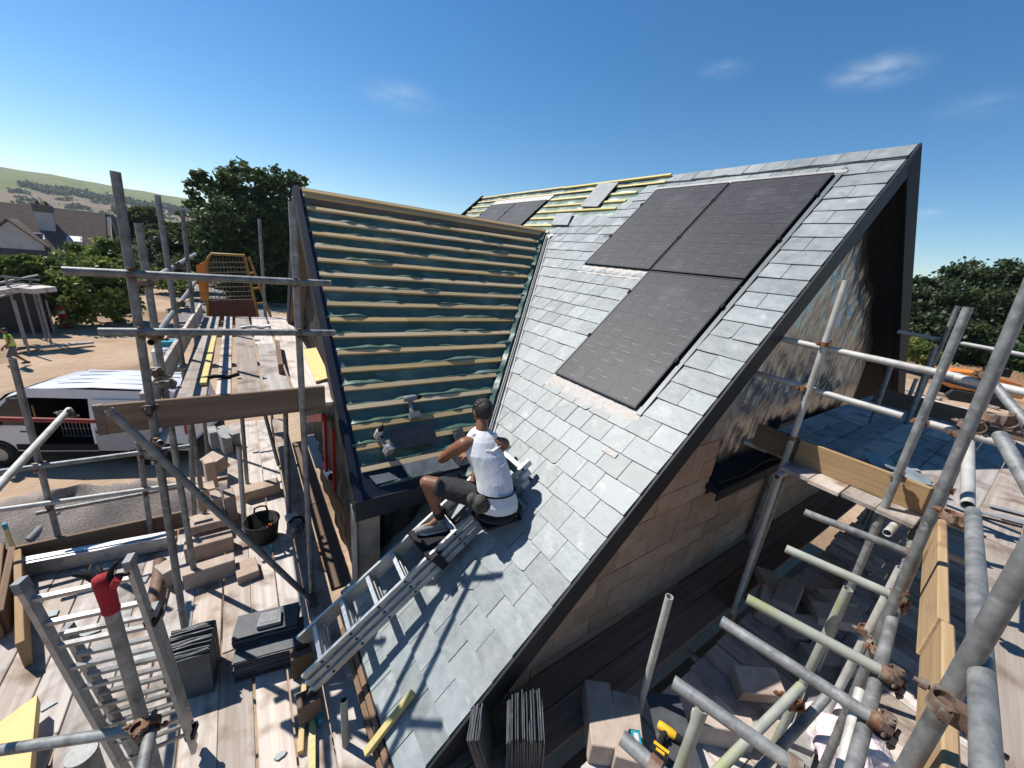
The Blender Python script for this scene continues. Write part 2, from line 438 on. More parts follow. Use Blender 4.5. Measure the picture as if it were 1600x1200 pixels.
def crown_points(lobes, n, seed):
    """lobes: (centre, (rx, ry, rz)); clumps of leaves spread over and through every lobe"""
    r = np.random.RandomState(seed)
    wts = np.array([(l[1][0] * l[1][1] * l[1][2]) ** .67 for l in lobes]); wts /= wts.sum()
    P = []; T = []
    for (c, rad), w in zip(lobes, wts):
        k = int(n * w); nc = max(12, k // 70)
        d = r.normal(size=(nc, 3)); d /= np.linalg.norm(d, axis=1)[:, None]
        d *= (r.uniform(.45, 1.06, nc) ** .6)[:, None]
        cl = d * np.array(rad)
        ti = r.uniform(.1, .9, nc)
        idx = r.randint(0, nc, k)
        sp = (sum(rad) / 3) * .14
        p = cl[idx] + r.normal(0, 1, (k, 3)) * sp * np.array((1.1, 1.1, .65))
        P.append(p + np.array(c)); T.append(ti[idx])
    return np.concatenate(P), np.concatenate(T)

def plant(name, label, cat, lobes, n, size, mat, seed, trunk=None, group=None):
    cs = np.array([l[0] for l in lobes])
    bx, by = cs[:, 0].mean(), cs[:, 1].mean()
    if trunk: bx, by = trunk[0], trunk[1]
    t = empty(name, (bx, by, 0), label, cat, group)
    p, tn = crown_points(lobes, n, seed)
    p = p[p[:, 2] > 0.05] if len(p[p[:, 2] > 0.05]) == len(p) else np.where(p[:, 2:3] > .05, p, p * np.array((1, 1, 0)) + np.array((0, 0, .1)))
    me = leaf_mesh('crown', p - np.array((bx, by, 0)), size, seed=seed, tone=tn)
    link('crown', me, mat, t, (bx, by, 0))
    mb = MB()
    top = max(l[0][2] for l in lobes)
    r0 = trunk[2] if trunk else 0.12
    mb.path([(bx, by, -.2), (bx + .1, by, top * .35), (bx, by + .1, top * .75)], [r0, r0 * .75, r0 * .4], 8)
    for (c, rad) in lobes[:8]:
        mb.path([(bx, by, min(top * .35, c[2] * .7)), ((bx + c[0]) / 2, (by + c[1]) / 2, c[2] * .75), (c[0], c[1], c[2])], [r0 * .5, r0 * .32, r0 * .12], 6)
    mb.build('trunk', m_bark, t)
    return t

def LB(u, v, ru, rv, y=None, x=None, dep=1.0, dy=0.0):
    p = U(u, v, y=y, x=x)
    zc = RM[0][2] * p.x + RM[1][2] * p.y + RM[2][2] * (p.z - CH)
    a, b = ru * zc / 600, rv * zc / 600
    h = V((p.x, p.y, 0)).normalized() * dy
    return ((p.x + h.x, p.y + h.y, p.z), (a, a * dep, b))

# ------------------------------------------------------------------ setting
def sheet(name, pts, z, mat, thick=0.0):
    mb = MB(); mb.add([(x, y, z) for x, y in pts], [tuple(range(len(pts)))])
    return mb.build(name, mat, None, V((0, 0, z)), kind='structure')

def ground_fn(a, b):
    # fine near the building, coarse far away
    x = math.copysign(abs(a - .5) ** 3 * 8 * 6000, a - .5); y = math.copysign(abs(b - .5) ** 3 * 8 * 6000, b - .5)
    z = 0.0
    d = sqrt(x * x + y * y)
    if d < 120: z = -.03 + .05 * sin(x * .9 + sin(y * .7)) * sin(y * .63 + 1.2) + .03 * sin(x * 2.7 + y * 1.9)
    return (x, y, min(z, 0) - (.02 if d > 120 else 0))
mb = MB(); mb.grid(ground_fn, 90, 90)
mb.build('ground', m_earth, None, V((0, 0, 0)), kind='structure')
sheet('meadow', [(-900, 95), (-60, 70), (-14, 62), (-6, 66), (30, 70), (60, 48), (72, 8), (95, -40), (900, -300), (900, 3000), (-900, 3000)], .03, m_grass)
sheet('road', [(-4.2, 36), (1.6, 35), (3.2, 60), (-.3, 95), (-3.2, 150), (-7.5, 150), (-6.0, 95), (-4.4, 62)], .06, m_road)
# wheel-tracked earth bank on the right of the site
def bank(a, b):
    y = -12 + 30 * b; w = 7.0 * a
    h = 1.5 * sin(pi * a) ** .8 * (.75 + .3 * sin(y * .55) + .15 * sin(y * 1.7 + a * 9))
    h += .12 * sin(y * 3.1 + a * 21) * sin(a * 17 + y * 2.2)
    return (58 + w + .6 * sin(y * .3), y, max(h, -.05))
mb = MB(); mb.grid(bank, 18, 60); mb.build('earth_bank', m_soil, None, V((58, 0, 0)), kind='structure')
# gravel heap and dug soil beyond the left scaffold
def heap(cx, cy, rx, ry, h, seed):
    r = random.Random(seed); ph = [r.uniform(0, 6) for _ in range(6)]
    def fn(a, b):
        t = 2 * pi * a; q = b
        x = cx + rx * q * cos(t) * (1 + .1 * sin(3 * t + ph[0])); y = cy + ry * q * sin(t) * (1 + .1 * sin(2 * t + ph[1]))
        z = h * max(0, cos(q * pi / 2)) ** 1.15 * (1 + .12 * sin(2 * t + ph[2]))
        z += .05 * h * sin(x * 5 + ph[3]) * sin(y * 6 + ph[4]) + .03 * h * sin(x * 13 + y * 11)
        return (x, y, z if q < .97 else -.1)
    return fn
mb = MB(); mb.grid(heap(-3.6, 11.6, 3.3, 1.45, .95, 3), 60, 26); mb.build('gravel_heap', m_gravel, None, None, kind='structure')
mb = MB(); mb.grid(heap(-2.6, 8.6, 3.9, 1.9, .8, 5), 64, 26); mb.build('soil_heap', m_soil, None, None, kind='structure')
_r = random.Random(11)
mb = MB()
for i in range(260):
    a = _r.uniform(0, 6.28); q = sqrt(_r.random()); x = -2.6 + 3.6 * q * cos(a); y = 8.6 + 1.8 * q * sin(a)
    s_ = _r.uniform(.02, .08); z = .8 * max(0, cos(q * pi / 2)) ** 1.15 + .01
    mb.box((x, y, z), (s_ * 1.4, s_, s_ * .8), ax=[V(c) for c in Matrix.Rotation(_r.uniform(0, 3), 3, V((_r.random(), _r.random(), 1))).col])
mb.build('soil_clods', m_soil, None, V((-2.6, 8.6, 0)), kind='stuff', label='clods of brown soil lying over the dug heap', cat='soil')

# hill: a long moorland ridge
RIDGE = [(-75, .050), (-50, .054), (-30, .057), (-16.1, .0545), (-14, .0555), (-11.8, .0540), (-9.3, .0510), (-6.5, .0497), (-4, .0477), (0, .041), (4, .033), (9, .022), (16, .010), (26, .003), (40, .0)]
def ridge_el(az):
    for (a, e), (b, f) in zip(RIDGE, RIDGE[1:]):
        if a <= az <= b: return e + (f - e) * (az - a) / (b - a)
    return 0
def hill_pt(az, b):
    d = 700 + 1500 * b
    H = ridge_el(az) * 2000 + 7
    h = H * (3 * b * b - 2 * b ** 3) ** .9 if b <= 1 else H
    h += (sin(az * 2.1 + b * 5) * .02 + sin(az * 5.3 + b * 11) * .008) * H * sin(pi * b)
    return (d * sin(radians(az)), d * cos(radians(az)), h - 1.0)
m_hill = bpy.data.materials.new('moorland'); m_hill.use_nodes = True
nt = m_hill.node_tree; N = nt.nodes; L = nt.links
p = N['Principled BSDF']; p.inputs['Roughness'].default_value = 1; p.inputs['Specular IOR Level'].default_value = 0
at = N.new('ShaderNodeAttribute'); at.attribute_name = 'height'
ge = N.new('ShaderNodeNewGeometry'); nz = N.new('ShaderNodeTexNoise'); nz.inputs['Scale'].default_value = .006; nz.inputs['Detail'].default_value = 8
L.new(ge.outputs['Position'], nz.inputs['Vector'])
ad = N.new('ShaderNodeMath'); ad.operation = 'MULTIPLY_ADD'; ad.inputs[1].default_value = .16
L.new(nz.outputs['Fac'], ad.inputs[0]); L.new(at.outputs['Fac'], ad.inputs[2])
cr = N.new('ShaderNodeValToRGB'); el = cr.color_ramp.elements
el[0].position = .0; el[0].color = (.10, .15, .05, 1); el[1].position = 1.0; el[1].color = (.14, .15, .075, 1)
for pos, c in ((.22, (.115, .16, .06)), (.26, (.16, .13, .095)), (.38, (.17, .135, .10)), (.44, (.12, .145, .06)), (.70, (.14, .15, .07))):
    e = el.new(pos); e.color = (*c, 1)
L.new(ad.outputs[0], cr.inputs[0])
n2 = N.new('ShaderNodeTexNoise'); n2.inputs['Scale'].default_value = .03; n2.inputs['Detail'].default_value = 9
L.new(ge.outputs['Position'], n2.inputs['Vector'])
hv = N.new('ShaderNodeHueSaturation'); mr = N.new('ShaderNodeMapRange'); mr.inputs['To Min'].default_value = .6; mr.inputs['To Max'].default_value = 1.4
L.new(n2.outputs['Fac'], mr.inputs['Value']); L.new(mr.outputs[0], hv.inputs['Value']); L.new(cr.outputs[0], hv.inputs['Color']); L.new(hv.outputs[0], p.inputs['Base Color'])
mb = MB(); nu, nv = 220, 40
mb.grid(lambda a, b: hill_pt(-75 + 115 * a, b * 1.0), nu, nv)
mb.grid(lambda a, b: (lambda q: (q[0] * (1 + .5 * b), q[1] * (1 + .5 * b), q[2] * (1 - b) - b))(hill_pt(-75 + 115 * a, 1.0)), nu, 3)
ho = mb.build('hill', m_hill, None, V((0, 0, 0)), kind='structure')
hat = ho.data.attributes.new('height', 'FLOAT', 'POINT')
vals = [j / nv for j in range(nv + 1) for i in range(nu + 1)] + [1.0] * ((nu + 1) * 4)
hat.data.foreach_set('value', vals)
# plantation belt on the hillside
r = np.random.RandomState(4); P = []
for i in range(2600):
    az = r.uniform(-15.2, -1.5)
    f = (az + 15.2) / 13.7
    b0 = .385 - .02 * f; w = .032 * (1 - .35 * f) * min(1, f * 9 + .25)
    q = hill_pt(az, b0 + r.uniform(-w, w))
    P.append((q[0], q[1], q[2] + 3))
for i in range(1600):                     # hedges and small woods lower down
    az = r.uniform(-20, 6); row = r.randint(0, 4)
    b0 = (.07, .13, .2, .3)[row] + .02 * sin(az * .8 + row)
    if sin(az * (1.2 + row * .45) + row) < .15: continue
    q = hill_pt(az, b0 + r.normal(0, .004)); P.append((q[0], q[1], q[2] + 1))
P = np.array(P)
P = np.repeat(P, 5, 0) + r.normal(0, 1, (len(P) * 5, 3)) * np.array((3.2, 3.2, 2.6))
me = leaf_mesh('plantation', P, 7.5, seed=5)
setp(link('plantation_wood', me, m_leaf_dark, None, (0, 0, 0)), 'dark belt of plantation wood across the far hillside', 'wood', None, 'stuff')

# tree line and roofs between the plots and the hill
r = np.random.RandomState(8); P = []; T = []
for i in range(330):
    az = r.uniform(-26, 14); d = r.uniform(95, 260)
    h = r.uniform(2.0, 5.0) + d * .008
    c = np.array((d * sin(radians(az)), d * cos(radians(az)), h * .5))
    k = 70
    q = r.normal(size=(k, 3)); q /= np.linalg.norm(q, axis=1)[:, None]; q *= np.array((h * .75, h * .75, h * .55)) * (r.uniform(.3, 1, (k, 1)) ** .5)
    P.append(c + q); T.append(np.full(k, r.uniform(.1, .8)))
me = leaf_mesh('far_trees', np.concatenate(P), 1.5, seed=9, tone=np.concatenate(T))
setp(link('distant_trees', me, m_leaf_olive, None, (0, 0, 0)), 'far wood and hedges spread out below the hill', 'wood', None, 'stuff')

# the big oak beyond the road
plant('oak_tree', 'large dark green tree behind the yellow loading gate', 'tree',
      [LB(322, 300, 25.2, 25.2, y=52), LB(305, 345, 20.2, 31.9, y=52), LB(385, 288, 33.6, 30.2, y=52), LB(440, 300, 35.3, 28.6, y=53), LB(372, 340, 47.0, 40.3, y=51),
       LB(440, 365, 47.0, 47.0, y=52), LB(330, 395, 40.3, 37.0, y=50), LB(400, 420, 55.4, 47.0, y=51), LB(480, 420, 45.4, 55.4, y=52), LB(300, 425, 23.5, 20.2, y=50),
       LB(440, 470, 47.0, 30.2, y=52), LB(375, 265, 15.1, 10.1, y=52), LB(308, 275, 10.1, 8.4, y=52), LB(460, 280, 16.8, 11.8, y=53)], 52000, .42, m_leaf_oak, 21, trunk=(.9, 52, .55))
plant('hawthorn_tree', 'olive green tree between the tiled house and the big dark tree', 'tree',
      [LB(222, 340, 22, 22, y=75), LB(238, 360, 26, 24, y=74), LB(208, 362, 22, 22, y=75), LB(250, 392, 24, 26, y=70)], 9000, .55, m_leaf_olive, 22, trunk=(-10.5, 74, .3))
plant('broad_tree', 'rounded tree with sunlit edge standing left of the big dark tree', 'tree',
      [LB(272, 395, 20, 28, y=56), LB(285, 372, 16, 20, y=57), LB(262, 425, 24, 22, y=54)], 8000, .45, m_leaf_dark, 23, trunk=(-5.5, 56, .25))
plant('garden_shrub', 'big leafy shrub in front of the brown tiled house, yellow green on top', 'shrub',
      [LB(152, 408, 34, 26, y=38), LB(180, 395, 26, 22, y=39), LB(118, 425, 36, 28, y=37), LB(160, 445, 42, 38, y=36.5), LB(110, 468, 34, 34, y=36), LB(195, 440, 26, 40, y=38), LB(190, 480, 22, 26, y=38)], 24000, .26, m_leaf_shrub, 24, trunk=(-8.6, 38, .15))
plant('laurel_hedge', 'light green laurel hedge under the white dormer gable', 'hedge',
      [LB(15, 412, 22, 12, y=37), LB(45, 412, 22, 12, y=37), LB(75, 418, 20, 14, y=37), LB(-15, 414, 22, 14, y=37), LB(30, 440, 40, 24, y=37), LB(75, 450, 24, 30, y=37)], 13000, .26, m_leaf_shrub, 25)
plant('roadside_bush', 'low bright bush beside the road under the big tree', 'shrub',
      [LB(262, 440, 20, 14, y=44), LB(285, 452, 14, 10, y=43), LB(248, 430, 14, 14, y=45)], 5000, .24, m_leaf_shrub, 26)
# tree belt on the right
for (nm, lab, lobes, seed, mt) in [
    ('maple_tree', 'tall spreading tree at the right edge with airy top', [LB(1545, 425, 52, 16, x=72), LB(1512, 432, 30, 13, x=72), LB(1580, 440, 44, 22, x=72), LB(1530, 470, 56, 34, x=70), LB(1600, 480, 50, 40, x=71), LB(1640, 440, 50, 30, x=71), LB(1570, 520, 60, 34, x=69)], 31, m_leaf_dark),
    ('sycamore_tree', 'dense rounded tree right behind the dark gable edge', [LB(1440, 452, 32, 18, x=66), LB(1470, 470, 40, 30, x=66), LB(1425, 490, 36, 32, x=65), LB(1468, 520, 44, 36, x=64), LB(1410, 535, 44, 34, x=64)], 32, m_leaf_dark),
    ('hazel_bush', 'brighter green bush at the foot of the right hand trees', [LB(1432, 545, 22, 17, x=57), LB(1448, 556, 18, 12, x=57)], 33, m_leaf_shrub),
    ('elm_tree', 'dark tree standing low between its two taller neighbours', [LB(1500, 500, 36, 30, x=68), LB(1512, 540, 42, 28, x=67), LB(1590, 550, 60, 22, x=67)], 34, m_leaf_oak)]:
    plant(nm, lab, 'bush' if 'bush' in nm else 'tree', lobes, 22000 if 'bush' not in nm else 5000, .46 if 'bush' not in nm else .3, mt, seed, group=None)

# ------------------------------------------------------------------ houses on the left
m_rooftile = M('brown_roof_tile', (.13, .095, .08), (.20, .155, .13), (3, 3, 3), (.8, .95), .4, objrand=.18, spec=.15)
m_render = M('pale_render', (.50, .50, .49), (.62, .62, .61), (2, 2, 2), (.85, .95), .2, spec=.1)
m_brickgrey = M('grey_stone', (.14, .125, .115), (.22, .20, .185), (6, 6, 6), (.85, .95), .4, spec=.1)
def cottage(apex, e, length, half, drop, label, tile_rows=True, seed=1, wallh=None):
    """ridge from apex along e; gable at apex; half = half depth; drop = ridge to eaves"""
    e = V(e).normalized(); nrm = V((e.y, -e.x, 0))
    if nrm.dot(V((apex[0], apex[1], 0))) > 0: nrm = -nrm            # towards the camera
    apex = V(apex); g = V((apex.x, apex.y, 0))
    t = empty('house', g, label, 'house')
    mb = MB(); he = apex.z - drop
    a0, a1 = g, g + e * length
    h = half * .94
    mb.prism([a0 + nrm * h, a0 - nrm * h, a0 - nrm * h + EZ * (he + .1), a0 + EZ * (apex.z - .25), a0 + nrm * h + EZ * (he + .1)], e * length)
    mb.build('wall', m_render, t)
    rmb = MB()
    for sg in (1, -1):
        q = [apex - e * .35, apex + e * (length + .3), apex + e * (length + .3) + nrm * sg * half * 1.07 - EZ * drop * 1.07, apex - e * .35 + nrm * sg * half * 1.07 - EZ * drop * 1.07]
        rmb.prism(q if sg < 0 else q[::-1], EZ * .12)
    ro = rmb.build('roof', m_rooftile, t)
    dn = (nrm * half - EZ * drop); n_rows = int(dn.length / .40); up = EZ * half + nrm * drop; up.normalize()
    ri = random.Random(seed)
    rows = MB()
    for k in range(n_rows):
        c = apex + dn * ((k + .5) / n_rows) + e * (length / 2)
        for j in range(int(length / 1.2)):
            cc = apex + dn * ((k + .62) / n_rows) + e * ((j + .5) * 1.2) + up * (.155 + ri.uniform(0, .02))
            d_ = (dn.normalized() + up * -.13).normalized()
            rows.box(cc, (1.196, dn.length / n_rows * 1.06, .05), (e, d_, e.cross(d_)))
    rows.build('roof_tiles', m_rooftile, ro, kind='stuff')
    rd = MB(); rd.tube(apex - e * .35 + EZ * .12, apex + e * (length + .3) + EZ * .12, .12, 8); rd.build('ridge_tile', m_brickgrey, ro)
    bg_ = MB()
    for sg in (1, -1):
        p0 = apex - e * .38 + EZ * .02; p1 = p0 + nrm * sg * half * 1.07 - EZ * drop * 1.07
        d_ = (p1 - p0).normalized()
        bg_.box((p0 + p1) / 2 - EZ * .1, ((p1 - p0).length, .05, .25), (d_, e, d_.cross(e)))
    bg_.build('bargeboard', m_white, t)
    return t, apex, e, nrm, dn, up
ap = U(165, 337, y=66)
hs, ap, he_, hn, hd, hu = cottage(ap, (-1, -.10, 0), 22, 6.0, 4.6, 'brown tiled house with white dormer gable beyond the hedge')
def on_roof(a, d, lift=0.1): return ap + he_ * a + hd * d + hu * lift
ch = MB(); c = on_roof(4.3, .42, 0); ch.box(c + EZ * .7, (1.2, 1.0, 1.9), (he_, hn, EZ)); chm = ch.build('chimney', m_render, hs)
c2 = MB(); c2.box(c + EZ * 1.95, (1.3, 1.1, .7), (he_, hn, EZ)); c2.build('chimney_cap', m_brickgrey, chm)
c2 = MB(); c2.tube(c + EZ * 2.3 + he_ * .3, c + EZ * 2.65 + he_ * .3, .12, 8); c2.tube(c + EZ * 2.3 - he_ * .3, c + EZ * 2.65 - he_ * .3, .12, 8); c2.build('chimney_pot', m_rust, chm)
for a in (2.4, 5.0):
    f = MB(); c = on_roof(a, .62, .16); f.box(c, (1.1, 1.0, .1), (he_, hd.normalized(), hu)); w = f.build('roof_window', m_white, hs)
    f = MB(); f.box(c + hu * .06, (.8, .7, .04), (he_, hd.normalized(), hu)); f.build('pane', m_glass if a > 4 else m_alu, w)
# dormer gable, white, on the left
dz = on_roof(6.3, .55, 0)
d = MB(); fr = dz + hn * 2.2
d.prism([fr - he_ * 1.9 - EZ * 2.6, fr + he_ * 1.9 - EZ * 2.6, fr + he_ * 1.9 - EZ * .9, fr + EZ * 1.1, fr - he_ * 1.9 - EZ * .9], -hn * 4.5); d.build('dormer', m_render, hs)
d = MB()
for sg in (1, -1):
    q0 = fr + EZ * 1.2 + hn * .25; q1 = fr + he_ * sg * 2.2 - EZ * 1.2 + hn * .25
    d.prism([q0, q1, q1 - hn * 4.6, q0 - hn * 4.6], EZ * .14)
d.build('dormer_roof', m_rooftile, hs, fixn=True)
ap2 = U(207, 352, y=82)
cottage(ap2, (-1, -.18, 0), 12, 4.5, 3.4, 'second grey gabled house just behind the brown tiled house', seed=2)
for (u, v, y_, lab) in [(172, 346, 72, 'dark stepped chimney stack between the two gabled houses')]:
    c = U(u, v, y=y_); m_ = MB(); m_.box((c.x, c.y, c.z - 1.2), (2.0, 1.0, 3.6)); m_.box((c.x - .35, c.y, c.z + .4), (.3, .3, .5)); m_.box((c.x + .35, c.y, c.z + .45), (.3, .3, .6))
    m_.build('chimney_stack', m_brickgrey, None, label=lab, category=None) if False else setp(m_.build('chimney_stack', m_brickgrey, None), lab, 'chimney')

# ------------------------------------------------------------------ vehicles
def wheel(parent, c, ax, r=.35, w=.22):
    mb = MB(); c = V(c); ax = V(ax).normalized()
    mb.lathe(c - ax * w / 2, [(r * .62, 0), (r * .93, 0), (r, .03), (r, w - .03), (r * .93, w), (r * .62, w)], 24, ax=ax)
    t = mb.build('tyre', m_rubber, parent)
    mb = MB(); mb.lathe(c - ax * (w / 2 - .02), [(0.001, .02), (r * .25, .0), (r * .62, .02)], 24, ax=ax)
    mb.lathe(c + ax * (w / 2 - .02), [(r * .62, -.02), (r * .25, 0), (0.001, -.02)], 24, ax=ax)
    mb.build('rim', m_alu_dull, t)
    return t

def panel_van():
    rear = U(290, 728, z=0.0); rear = V((-1.75, 13.95, 0)); d = V((-.925, .38, 0)).normalized(); side = V((-d.y, d.x, 0))
    if side.y > 0: side = -side                                        # towards the camera
    t = empty('panel_van', rear + d * 2.7, 'white panel van parked below the scaffold with its side door open', 'van')
    L0, W, H = 5.6, 2.0, 2.42
    def P(a, w, h): return rear + d * a - side * w + EZ * h           # w = 0 near side, W far side
    prof = [(0.0, .45), (0.05, 1.6), (.14, H - .22), (.35, H - .04), (2.2, H), (3.55, H - .08), (4.15, H - .32), (4.85, 1.42), (5.45, 1.12), (5.62, .85), (5.62, .40)]
    mb = MB()
    # skin: loft across the width with tumblehome; door opening left out of the near side
    ws = [0, .03, .12, .3, 1.0, 1.7, 1.88, 1.97, 2.0]
    def inset(h): return .16 * max(0, (h - 1.15) / 1.2)
    rows = []
    for k, w in enumerate(ws):
        row = []
        edge = (0, .35, .75, 1, 1, 1, .75, .35, 0)[k]
        for (a, h) in prof:
            ww = w + (inset(h) * (1 - w / 1.0) if w < 1 else -inset(h) * (w - 1.0))
            hh = h - (1 - edge) * (.07 if h > 2.0 else 0)
            row.append(P(a, ww, hh))
        rows.append(row)
    n = len(prof)
    vs = [p for r_ in rows for p in r_]
    fs = [(k * n + i, k * n + i + 1, (k + 1) * n + i + 1, (k + 1) * n + i) for k in range(len(ws) - 1) for i in range(n - 1)]
    mb.add(vs, fs, 0, True)
    mb.add(rows[-1], [tuple(range(n))[::-1]])
    # near side in strips round the door opening (a from 1.95 to 3.3)
    def S_(a, h): return P(a, inset(h), h - (.07 if h > 2.05 else 0))
    for (a0, a1, h0, h1) in [(0, 2.35, .45, 1.2), (0.04, 2.35, 1.2, 2.2), (2.35, 3.75, 2.1, 2.36), (3.75, 4.95, .45, 1.18), (3.75, 4.1, 1.18, 2.08)]:
        for i in range(4):
            f0, f1 = a0 + (a1 - a0) * i / 4, a0 + (a1 - a0) * (i + 1) / 4
            mb.add([S_(f0, h0), S_(f1, h0), S_(f1, h1), S_(f0, h1)], [(0, 1, 2, 3)])
    mb.add([S_(.04, 2.2), S_(2.35, 2.2), S_(2.35, 2.36), S_(.3, 2.34)], [(0, 1, 2, 3)])
    mb.add([S_(4.1, 1.18), S_(4.95, 1.18), S_(4.85, 1.42), S_(4.2, 2.06)], [(0, 1, 2, 3)])
    mb.add([S_(4.95, .45), S_(5.62, .40), S_(5.62, .85), S_(5.45, 1.12), S_(4.95, 1.18)], [(0, 1, 2, 3, 4)])
    for w in (.45, .8, 1.2, 1.55):
        mb.box(P(1.9, w, H - .006), (2.6, .07, .012), (d, side, EZ))
    mb.build('body', m_white, t)
    mb = MB()                                                          # load bay seen through the opening
    mb.add([P(2.3, 1.9, .55), P(3.8, 1.9, .55), P(3.8, 1.9, 2.2), P(2.3, 1.9, 2.2)], [(0, 1, 2, 3)])
    mb.add([P(2.3, .05, .55), P(3.8, .05, .55), P(3.8, 1.9, .55), P(2.3, 1.9, .55)], [(0, 1, 2, 3)])
    mb.add([P(3.78, .1, .55), P(3.78, 1.9, .55), P(3.78, 1.9, 2.2), P(3.78, .2, 2.2)], [(0, 1, 2, 3)])
    mb.add([P(2.3, .1, .55), P(2.3, 1.9, .55), P(2.3, 1.9, 2.2), P(2.3, .2, 2.2)], [(0, 1, 2, 3)])
    mb.build('load_bay', m_black, t)
    mb = MB()
    for i in range(9): mb.box(P(2.75 + i * .09, .55, .9), (.012, .012, .55), (d, side, EZ))
    for h in (.65, .9, 1.15): mb.box(P(3.1, .55, h), (.75, .012, .012), (d, side, EZ))
    mb.build('wire_rack', m_alu_dull, t)
    mb = MB(); mb.ball(P(2.55, .7, 1.25), (.17, .17, .11), 8); mb.build('hard_hat', m_white, t)
    mb = MB(); mb.path([P(3.65, .12, 1.45), P(3.62, .08, 1.5), P(3.62, .08, 1.75), P(3.65, .12, 1.8)], .018, 6); mb.build('grab_handle', m_yel, t)
    mb = MB()                                                          # sliding door pushed back over the rear quarter
    mb.add([S_(.75, .5), S_(2.25, .5), S_(2.25, 1.2), S_(.75, 1.2)], [(0, 1, 2, 3)])
    mb.v = [tuple(V(q) + side * .05) for q in mb.v]
    mb.prism([V(q) for q in mb.v[:4]], -side * .03)
    mb.add([S_(.75, 1.2) + side * .05, S_(2.25, 1.2) + side * .05, S_(2.25, 2.1) + side * .05, S_(.75, 2.1) + side * .05], [(0, 1, 2, 3)])
    dr = mb.build('sliding_door', m_white, t)
    mb = MB(); mb.box(S_(2.12, 1.08) + side * .075, (.16, .03, .05), (d, side, EZ)); mb.build('handle', m_black, dr)
    mb = MB()                                                          # lower trim and sills
    for (a0, a1) in ((.1, .75), (1.7, 4.15)):
        mb.box(P((a0 + a1) / 2, .0, .58), (a1 - a0, .05, .17), (d, side, EZ)); mb.box(P((a0 + a1) / 2, .03, .36), (a1 - a0, .06, .12), (d, side, EZ))
    mb.build('side_trim', m_black, t)
    mb = MB(); mb.box(P(3.0, .0, .47), (1.5, .1, .03), (d, side, EZ)); mb.build('door_step', m_alu_dull, t)
    mb = MB()
    mb.prism([S_(3.82, 1.24) + side * .012, S_(4.72, 1.24) + side * .012, S_(4.62, 1.45) + side * .012, S_(4.12, 1.98) + side * .012, S_(3.82, 2.0) + side * .012], -side * .03)
    mb.build('door_window', m_glass, t)
    mb = MB(); ws_ = [P(4.22, .22, H - .36), P(4.22, 1.78, H - .36), P(4.82, 1.85, 1.46), P(4.82, .15, 1.46)]; mb.prism([q + d * .03 + EZ * .02 for q in ws_], -d * .02); mb.build('windscreen', m_glass, t)
    mb = MB(); mb.box(S_(4.6, 1.3) + side * .17, (.1, .22, .3), (d, side, EZ)); mb.build('wing_mirror', m_black, t)
    mb = MB(); mb.box(S_(.02, 1.25) + side * .0 - d * .02, (.06, .1, .5), (d, side, EZ)); mb.build('tail_light', m_red, t)
    mb = MB(); mb.box(P(5.55, .2, .95), (.2, .35, .22), (d, side, EZ)); mb.build('headlight', m_glass, t)
    mb = MB(); mb.box(P(5.66, 1.0, .55), (.08, 1.9, .3), (d, side, EZ)); mb.build('bumper', m_black, t)
    mb = MB(); mb.box(P(-.05, 1.0, .5), (.1, 1.9, .2), (d, side, EZ)); mb.build('bumper', m_black, t)
    mb = MB(); mb.box(P(3.9, .006 + inset(1.05), 1.05), (.18, .02, .04), (d, side, EZ)); mb.build('door_handle', m_black, t)
    for a in (1.1, 4.6):
        for w in (.06, 1.94):
            mb = None; wheel(t, P(a, w, .35), side)
    mb = MB()
    for a in (1.1, 4.6): mb.lathe(P(a, -.012, .36), [(.36, 0), (.44, 0), (.45, .03), (.36, .04)], 22, ax=-side)
    mb.build('wheel_arch', m_black, t)
    return t
panel_van()

def car(p, d, label, mat, name='parked_car'):
    p = V(p); d = V(d).normalized(); s = V((-d.y, d.x, 0))
    t = empty(name, p, label, 'car')
    def P(a, w, h): return p + d * a + s * w + EZ * h
    prof = [(-2.1, .35), (-2.1, .8), (-1.95, .95), (-1.5, 1.38), (-.9, 1.48), (.2, 1.46), (.95, 1.0), (1.9, .86), (2.1, .65), (2.1, .35)]
    mb = MB(); n = len(prof); vs = []
    for (w, e) in ((-.88, 1), (-.8, 0), (.8, 0), (.88, 1)):
        for a, h in prof: vs.append(P(a * (1 - .02 * e), w * (1 - .12 * max(0, h - .95)), h - .03 * e))
    mb.add(vs, [(k * n + i, k * n + i + 1, (k + 1) * n + i + 1, (k + 1) * n + i) for k in range(3) for i in range(n - 1)], 0, True)
    mb.add(vs[:n], [tuple(range(n))]); mb.add(vs[-n:], [tuple(range(n))[::-1]])
    mb.build('body', mat, t, fixn=True)
    mb = MB()
    mb.add([P(.22, -.7, 1.45), P(.22, .7, 1.45), P(.93, .78, 1.03), P(.93, -.78, 1.03)], [(0, 1, 2, 3)])
    mb.v = [tuple(V(q) + d * .02 + EZ * .02) for q in mb.v]
    mb.build('windscreen', m_glass, t)
    for sg in (-1, 1):
        mb = MB(); mb.prism([P(-1.4, sg * .86, 1.02), P(.8, sg * .88, 1.0), P(.2, sg * .84, 1.38), P(-1.2, sg * .84, 1.38)], s * sg * .012); mb.build('side_window', m_glass, t)
        for a in (-1.3, 1.3): wheel(t, P(a, sg * .8, .31), s, .31, .2)
        mb = MB(); mb.box(P(2.06, sg * .62, .68), (.08, .3, .14), (d, s, EZ)); mb.build('headlight', m_alu, t)
    return t
m_carblack = M('dark_car_paint', (.02, .022, .025), (.025, .027, .03), rough=(.2, .3), coat=.5)
car((-1.7, 88, .06), (.3, -1, 0), 'white car on the road seen through the yellow gate', m_white)
car((-2.2, 60, .06), (.35, -1, 0), 'dark car parked on the road below the white car', m_carblack)

